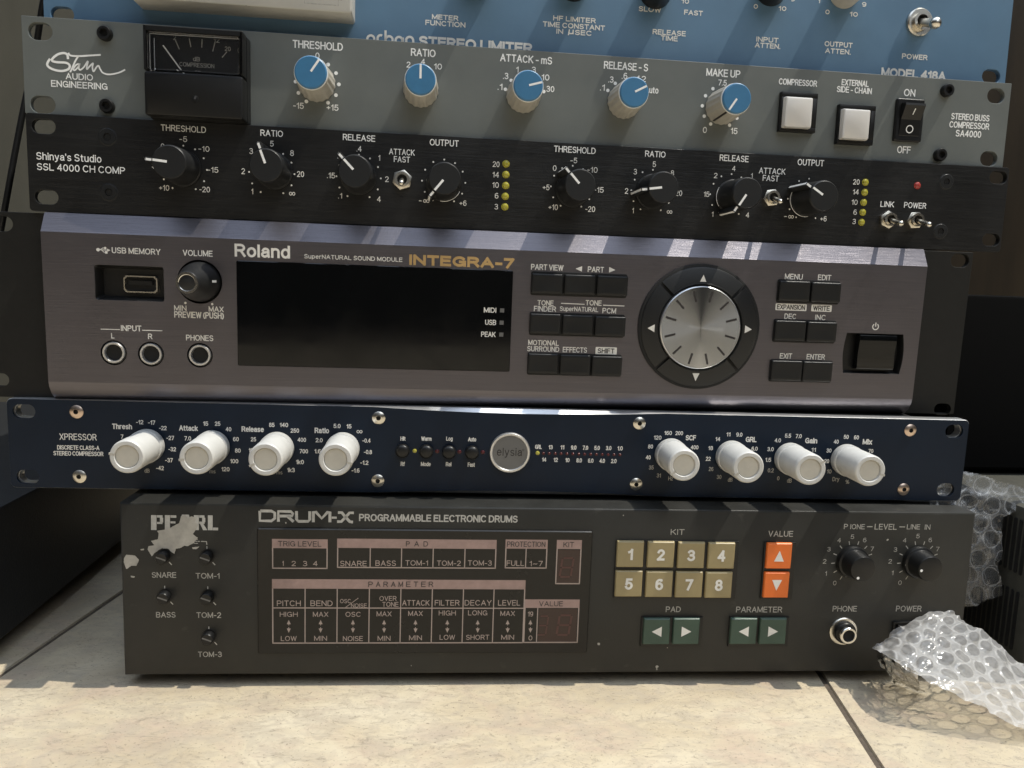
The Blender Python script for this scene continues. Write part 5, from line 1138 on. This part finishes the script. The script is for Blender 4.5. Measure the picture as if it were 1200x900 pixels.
m_wrap2 = film('clear_bubble_film', .10, .03, .40, .10, (.75, .77, .79), 1.3)
rng = np.random.RandomState(5)
_gr = rng.rand(64, 64)
def vnoise(x, y):
    i, j = int(math.floor(x)), int(math.floor(y)); fx, fy = x-i, y-j
    fx = fx*fx*(3-2*fx); fy = fy*fy*(3-2*fy)
    g = lambda a, c: _gr[a % 64, c % 64]
    return (g(i, j)*(1-fx)+g(i+1, j)*fx)*(1-fy)+(g(i, j+1)*(1-fx)+g(i+1, j+1)*fx)*fy
def dome(u, v, pitch=11.2, rad=4.9, hh=.75):
    """height of the film and kind of spot: 0 inside a bubble, 1 on its sealed rim, .5 between"""
    row = round(v/(pitch*.866)); bd = 9.
    hb = 0
    for rr in (row-1, row, row+1):
        ox = (rr % 2)*pitch/2
        c = round((u-ox)/pitch)
        for cc in (c-1, c, c+1):
            hsh = _gr[int(rr*7+13) % 64, int(cc*5+29) % 64]
            h2 = _gr[int(rr*11+3) % 64, int(cc*3+17) % 64]
            d = math.hypot((u-cc*pitch-ox+(hsh-.5)*2.2)*(1+.22*(h2-.5)), v-rr*pitch*.866+(h2-.5)*2.0)/(rad*(.86+.16*h2))
            if d < bd: bd = d; hb = hsh
    if bd >= 1.08: return 0., .5
    flat_ = .3 if hb < .38 else 1.
    if bd > .84: return hh*flat_*(1.08-bd)/.24*.8, .5+.5*max(0., 1-abs(bd-.96)/.12)
    return hh*flat_*(.8+.2*math.sqrt(max(0, 1-(bd/.84)**2)))-(.25*(.84-bd) if hb > .6 else 0), 0.
def sheet(name, S, nu, nv, su, sv, mt, keep=None, crease=1.0, side=1, root=None, pitch=11.2):
    """S(u,v)->world mm point; bubbles raised along the surface normal"""
    P = np.zeros((nu+1, nv+1, 3)); 
    for i in range(nu+1):
        for j in range(nv+1): P[i, j] = S(i/nu, j/nv)
    du = np.gradient(P, axis=0); dv = np.gradient(P, axis=1); N = np.cross(du, dv); N /= np.linalg.norm(N, axis=2)[:, :, None]+1e-9
    vs = []; ok = []; seals = []
    for i in range(nu+1):
        for j in range(nv+1):
            u, v = i/nu*su, j/nv*sv
            dm, sl_ = dome(u, v, pitch, pitch*.455); seals.append(sl_)
            w = dm + crease*((vnoise(u*.16+3, v*.16)-.5)*2.4+(vnoise(u*.45, v*.45+9)-.5)*.7+(vnoise(u*1.1+5, v*1.1)-.5)*.22)
            vs.append(P[i, j]+N[i, j]*w*side); ok.append(keep is None or keep(i/nu, j/nv))
    fs = []
    for i in range(nu):
        for j in range(nv):
            q = [i*(nv+1)+j, (i+1)*(nv+1)+j, (i+1)*(nv+1)+j+1, i*(nv+1)+j+1]
            if all(ok[k] for k in q): fs.append(q)
    b = MB(); b.add([tuple(p) for p in vs], fs, mt)
    o = b.build(name, root, 180, False, True)
    at = o.data.attributes.new('seal', 'FLOAT', 'POINT'); at.data.foreach_set('value', seals)
    return o
def front_wrap():
    LOW = [(0., at_y(1024, 760, -41)), (.10, at_y(1045, 770, -60)), (.22, at_y(1069, 787, -73)), (.42, at_y(1132, 822, -84)), (.65, at_y(1200, 853, -92)), (1., at_y(1320, 917, -105))]
    UPP = [(0., at_y(1103, 708, -33)), (.12, at_y(1118, 716, -34)), (.25, at_y(1134, 729, -36)), (.45, at_y(1162, 750, -38)), (.62, at_y(1190, 773, -41)), (1., at_y(1330, 850, -50))]
    def along(K, u):
        for (a, p), (b, q) in zip(K, K[1:]):
            if u <= b: t = (u-a)/(b-a); return p*(1-t)+q*t
        return K[-1][1]
    L0 = LOW[0][1]
    r = bpy.data.objects.new('bubble_wrap', None); COL.objects.link(r)
    base = at_y(1048, 808, -34); r.location = (base[0]*MM, base[1]*MM, 0)
    off = np.array([base[0], base[1], 0])
    tag(r, 'milky sunlit piece of bubble wrap lying on the tiles in front of the power switch', 'bubble wrap', 'loose pieces of bubble wrap')
    def S(u, v, dz=0., k=0):
        # v: 0 lower edge, 1 upper edge; u: left -> right
        sm = lambda K: (along(K, max(0, u-.05))+2*along(K, u)+along(K, min(1, u+.05)))/4 if .06 < u < 1 else along(K, u)
        p = sm(LOW)*(1-v)+sm(UPP)*v
        p = p+np.array([0, -.35, 1])*math.sin(math.pi*v)*(.8+1.8*math.sin(5*u+1+k))
        p = p+np.array([1, 0, 0])*(vnoise(v*7+k, 2.2)-.5)*2.4*(1-u) + np.array([0, 0, 1])*(vnoise(u*11, 7.7+k)-.5)*3.0*abs(v-.5)*2
        p = p+np.array([0, .35, -1])*dz
        return p-off
    sheet('top_sheet', S, 220, 110, 128, 64, m_wrap, root=r, crease=.75, pitch=12.2)
    # folded underside hanging from the left edge to the tiles
    A = at_y(1048, 808, -38); A[2] = .8; B_ = at_y(1088, 801, -50); B_[2] = 1.
    def S2(u, v):
        topp = along(LOW, u*.24); bot = A*(1-u)+B_*u
        p = topp*(1-v)+bot*v; p = p+np.array([-.3, -.2, 0])*math.sin(math.pi*v)*8
        return p-off
    sheet('folded_flap', S2, 52, 44, 34, 30, m_wrap, root=r, crease=.6, pitch=12.2)
front_wrap()
def rear_wrap():
    Y = -22.
    poly = [(1090, 545), (1130, 551), (1165, 561), (1200, 571), (1260, 586), (1260, 612), (1205, 601), (1190, 600), (1178, 607), (1176, 622), (1175, 650), (1171, 668), (1177, 700), (1168, 703), (1158, 702), (1146, 710), (1130, 713), (1100, 716), (1085, 700)]
    def inside(px, py):
        c = False; n = len(poly)
        for i in range(n):
            x1, y1 = poly[i]; x2, y2 = poly[(i+1) % n]
            if (y1 > py) != (y2 > py) and px < (x2-x1)*(py-y1)/(y2-y1)+x1: c = not c
        return c
    X0, X1, Y0, Y1 = 1085, 1262, 543, 718
    ps = lambda u, v: (X0+(X1-X0)*u, Y1+(Y0-Y1)*v)
    r = bpy.data.objects.new('bubble_wrap', None); COL.objects.link(r)
    base = at_y(1130, 712, Y); r.location = (base[0]*MM, base[1]*MM, base[2]*MM); off = base.copy()
    tag(r, 'clear bubble wrap draped over the vented unit beside the right end of the drum machine', 'bubble wrap', 'loose pieces of bubble wrap')
    def S(u, v):
        px, py = ps(u, v)
        q = at_y(px, py, Y+22*max(0, v-.62)+ (vnoise(u*5, v*5+4)-.5)*5)
        return q-off
    sheet('sheet', S, 128, 128, 80, 82, m_wrap2, keep=lambda u, v: inside(*ps(u, v)), root=r, crease=1.0, side=-1, pitch=11.5)
    def Sb(u, v):
        px, py = ps(u, v)
        q = at_y(px, py, Y+8+24*max(0, v-.62)+(vnoise(u*4+8, v*4+14)-.5)*6)
        return q-off
    sheet('back_layer', Sb, 90, 90, 80, 82, m_wrap2, keep=lambda u, v: inside(*ps(u, v)), root=r, crease=1.2, side=-1, pitch=12.)
rear_wrap()
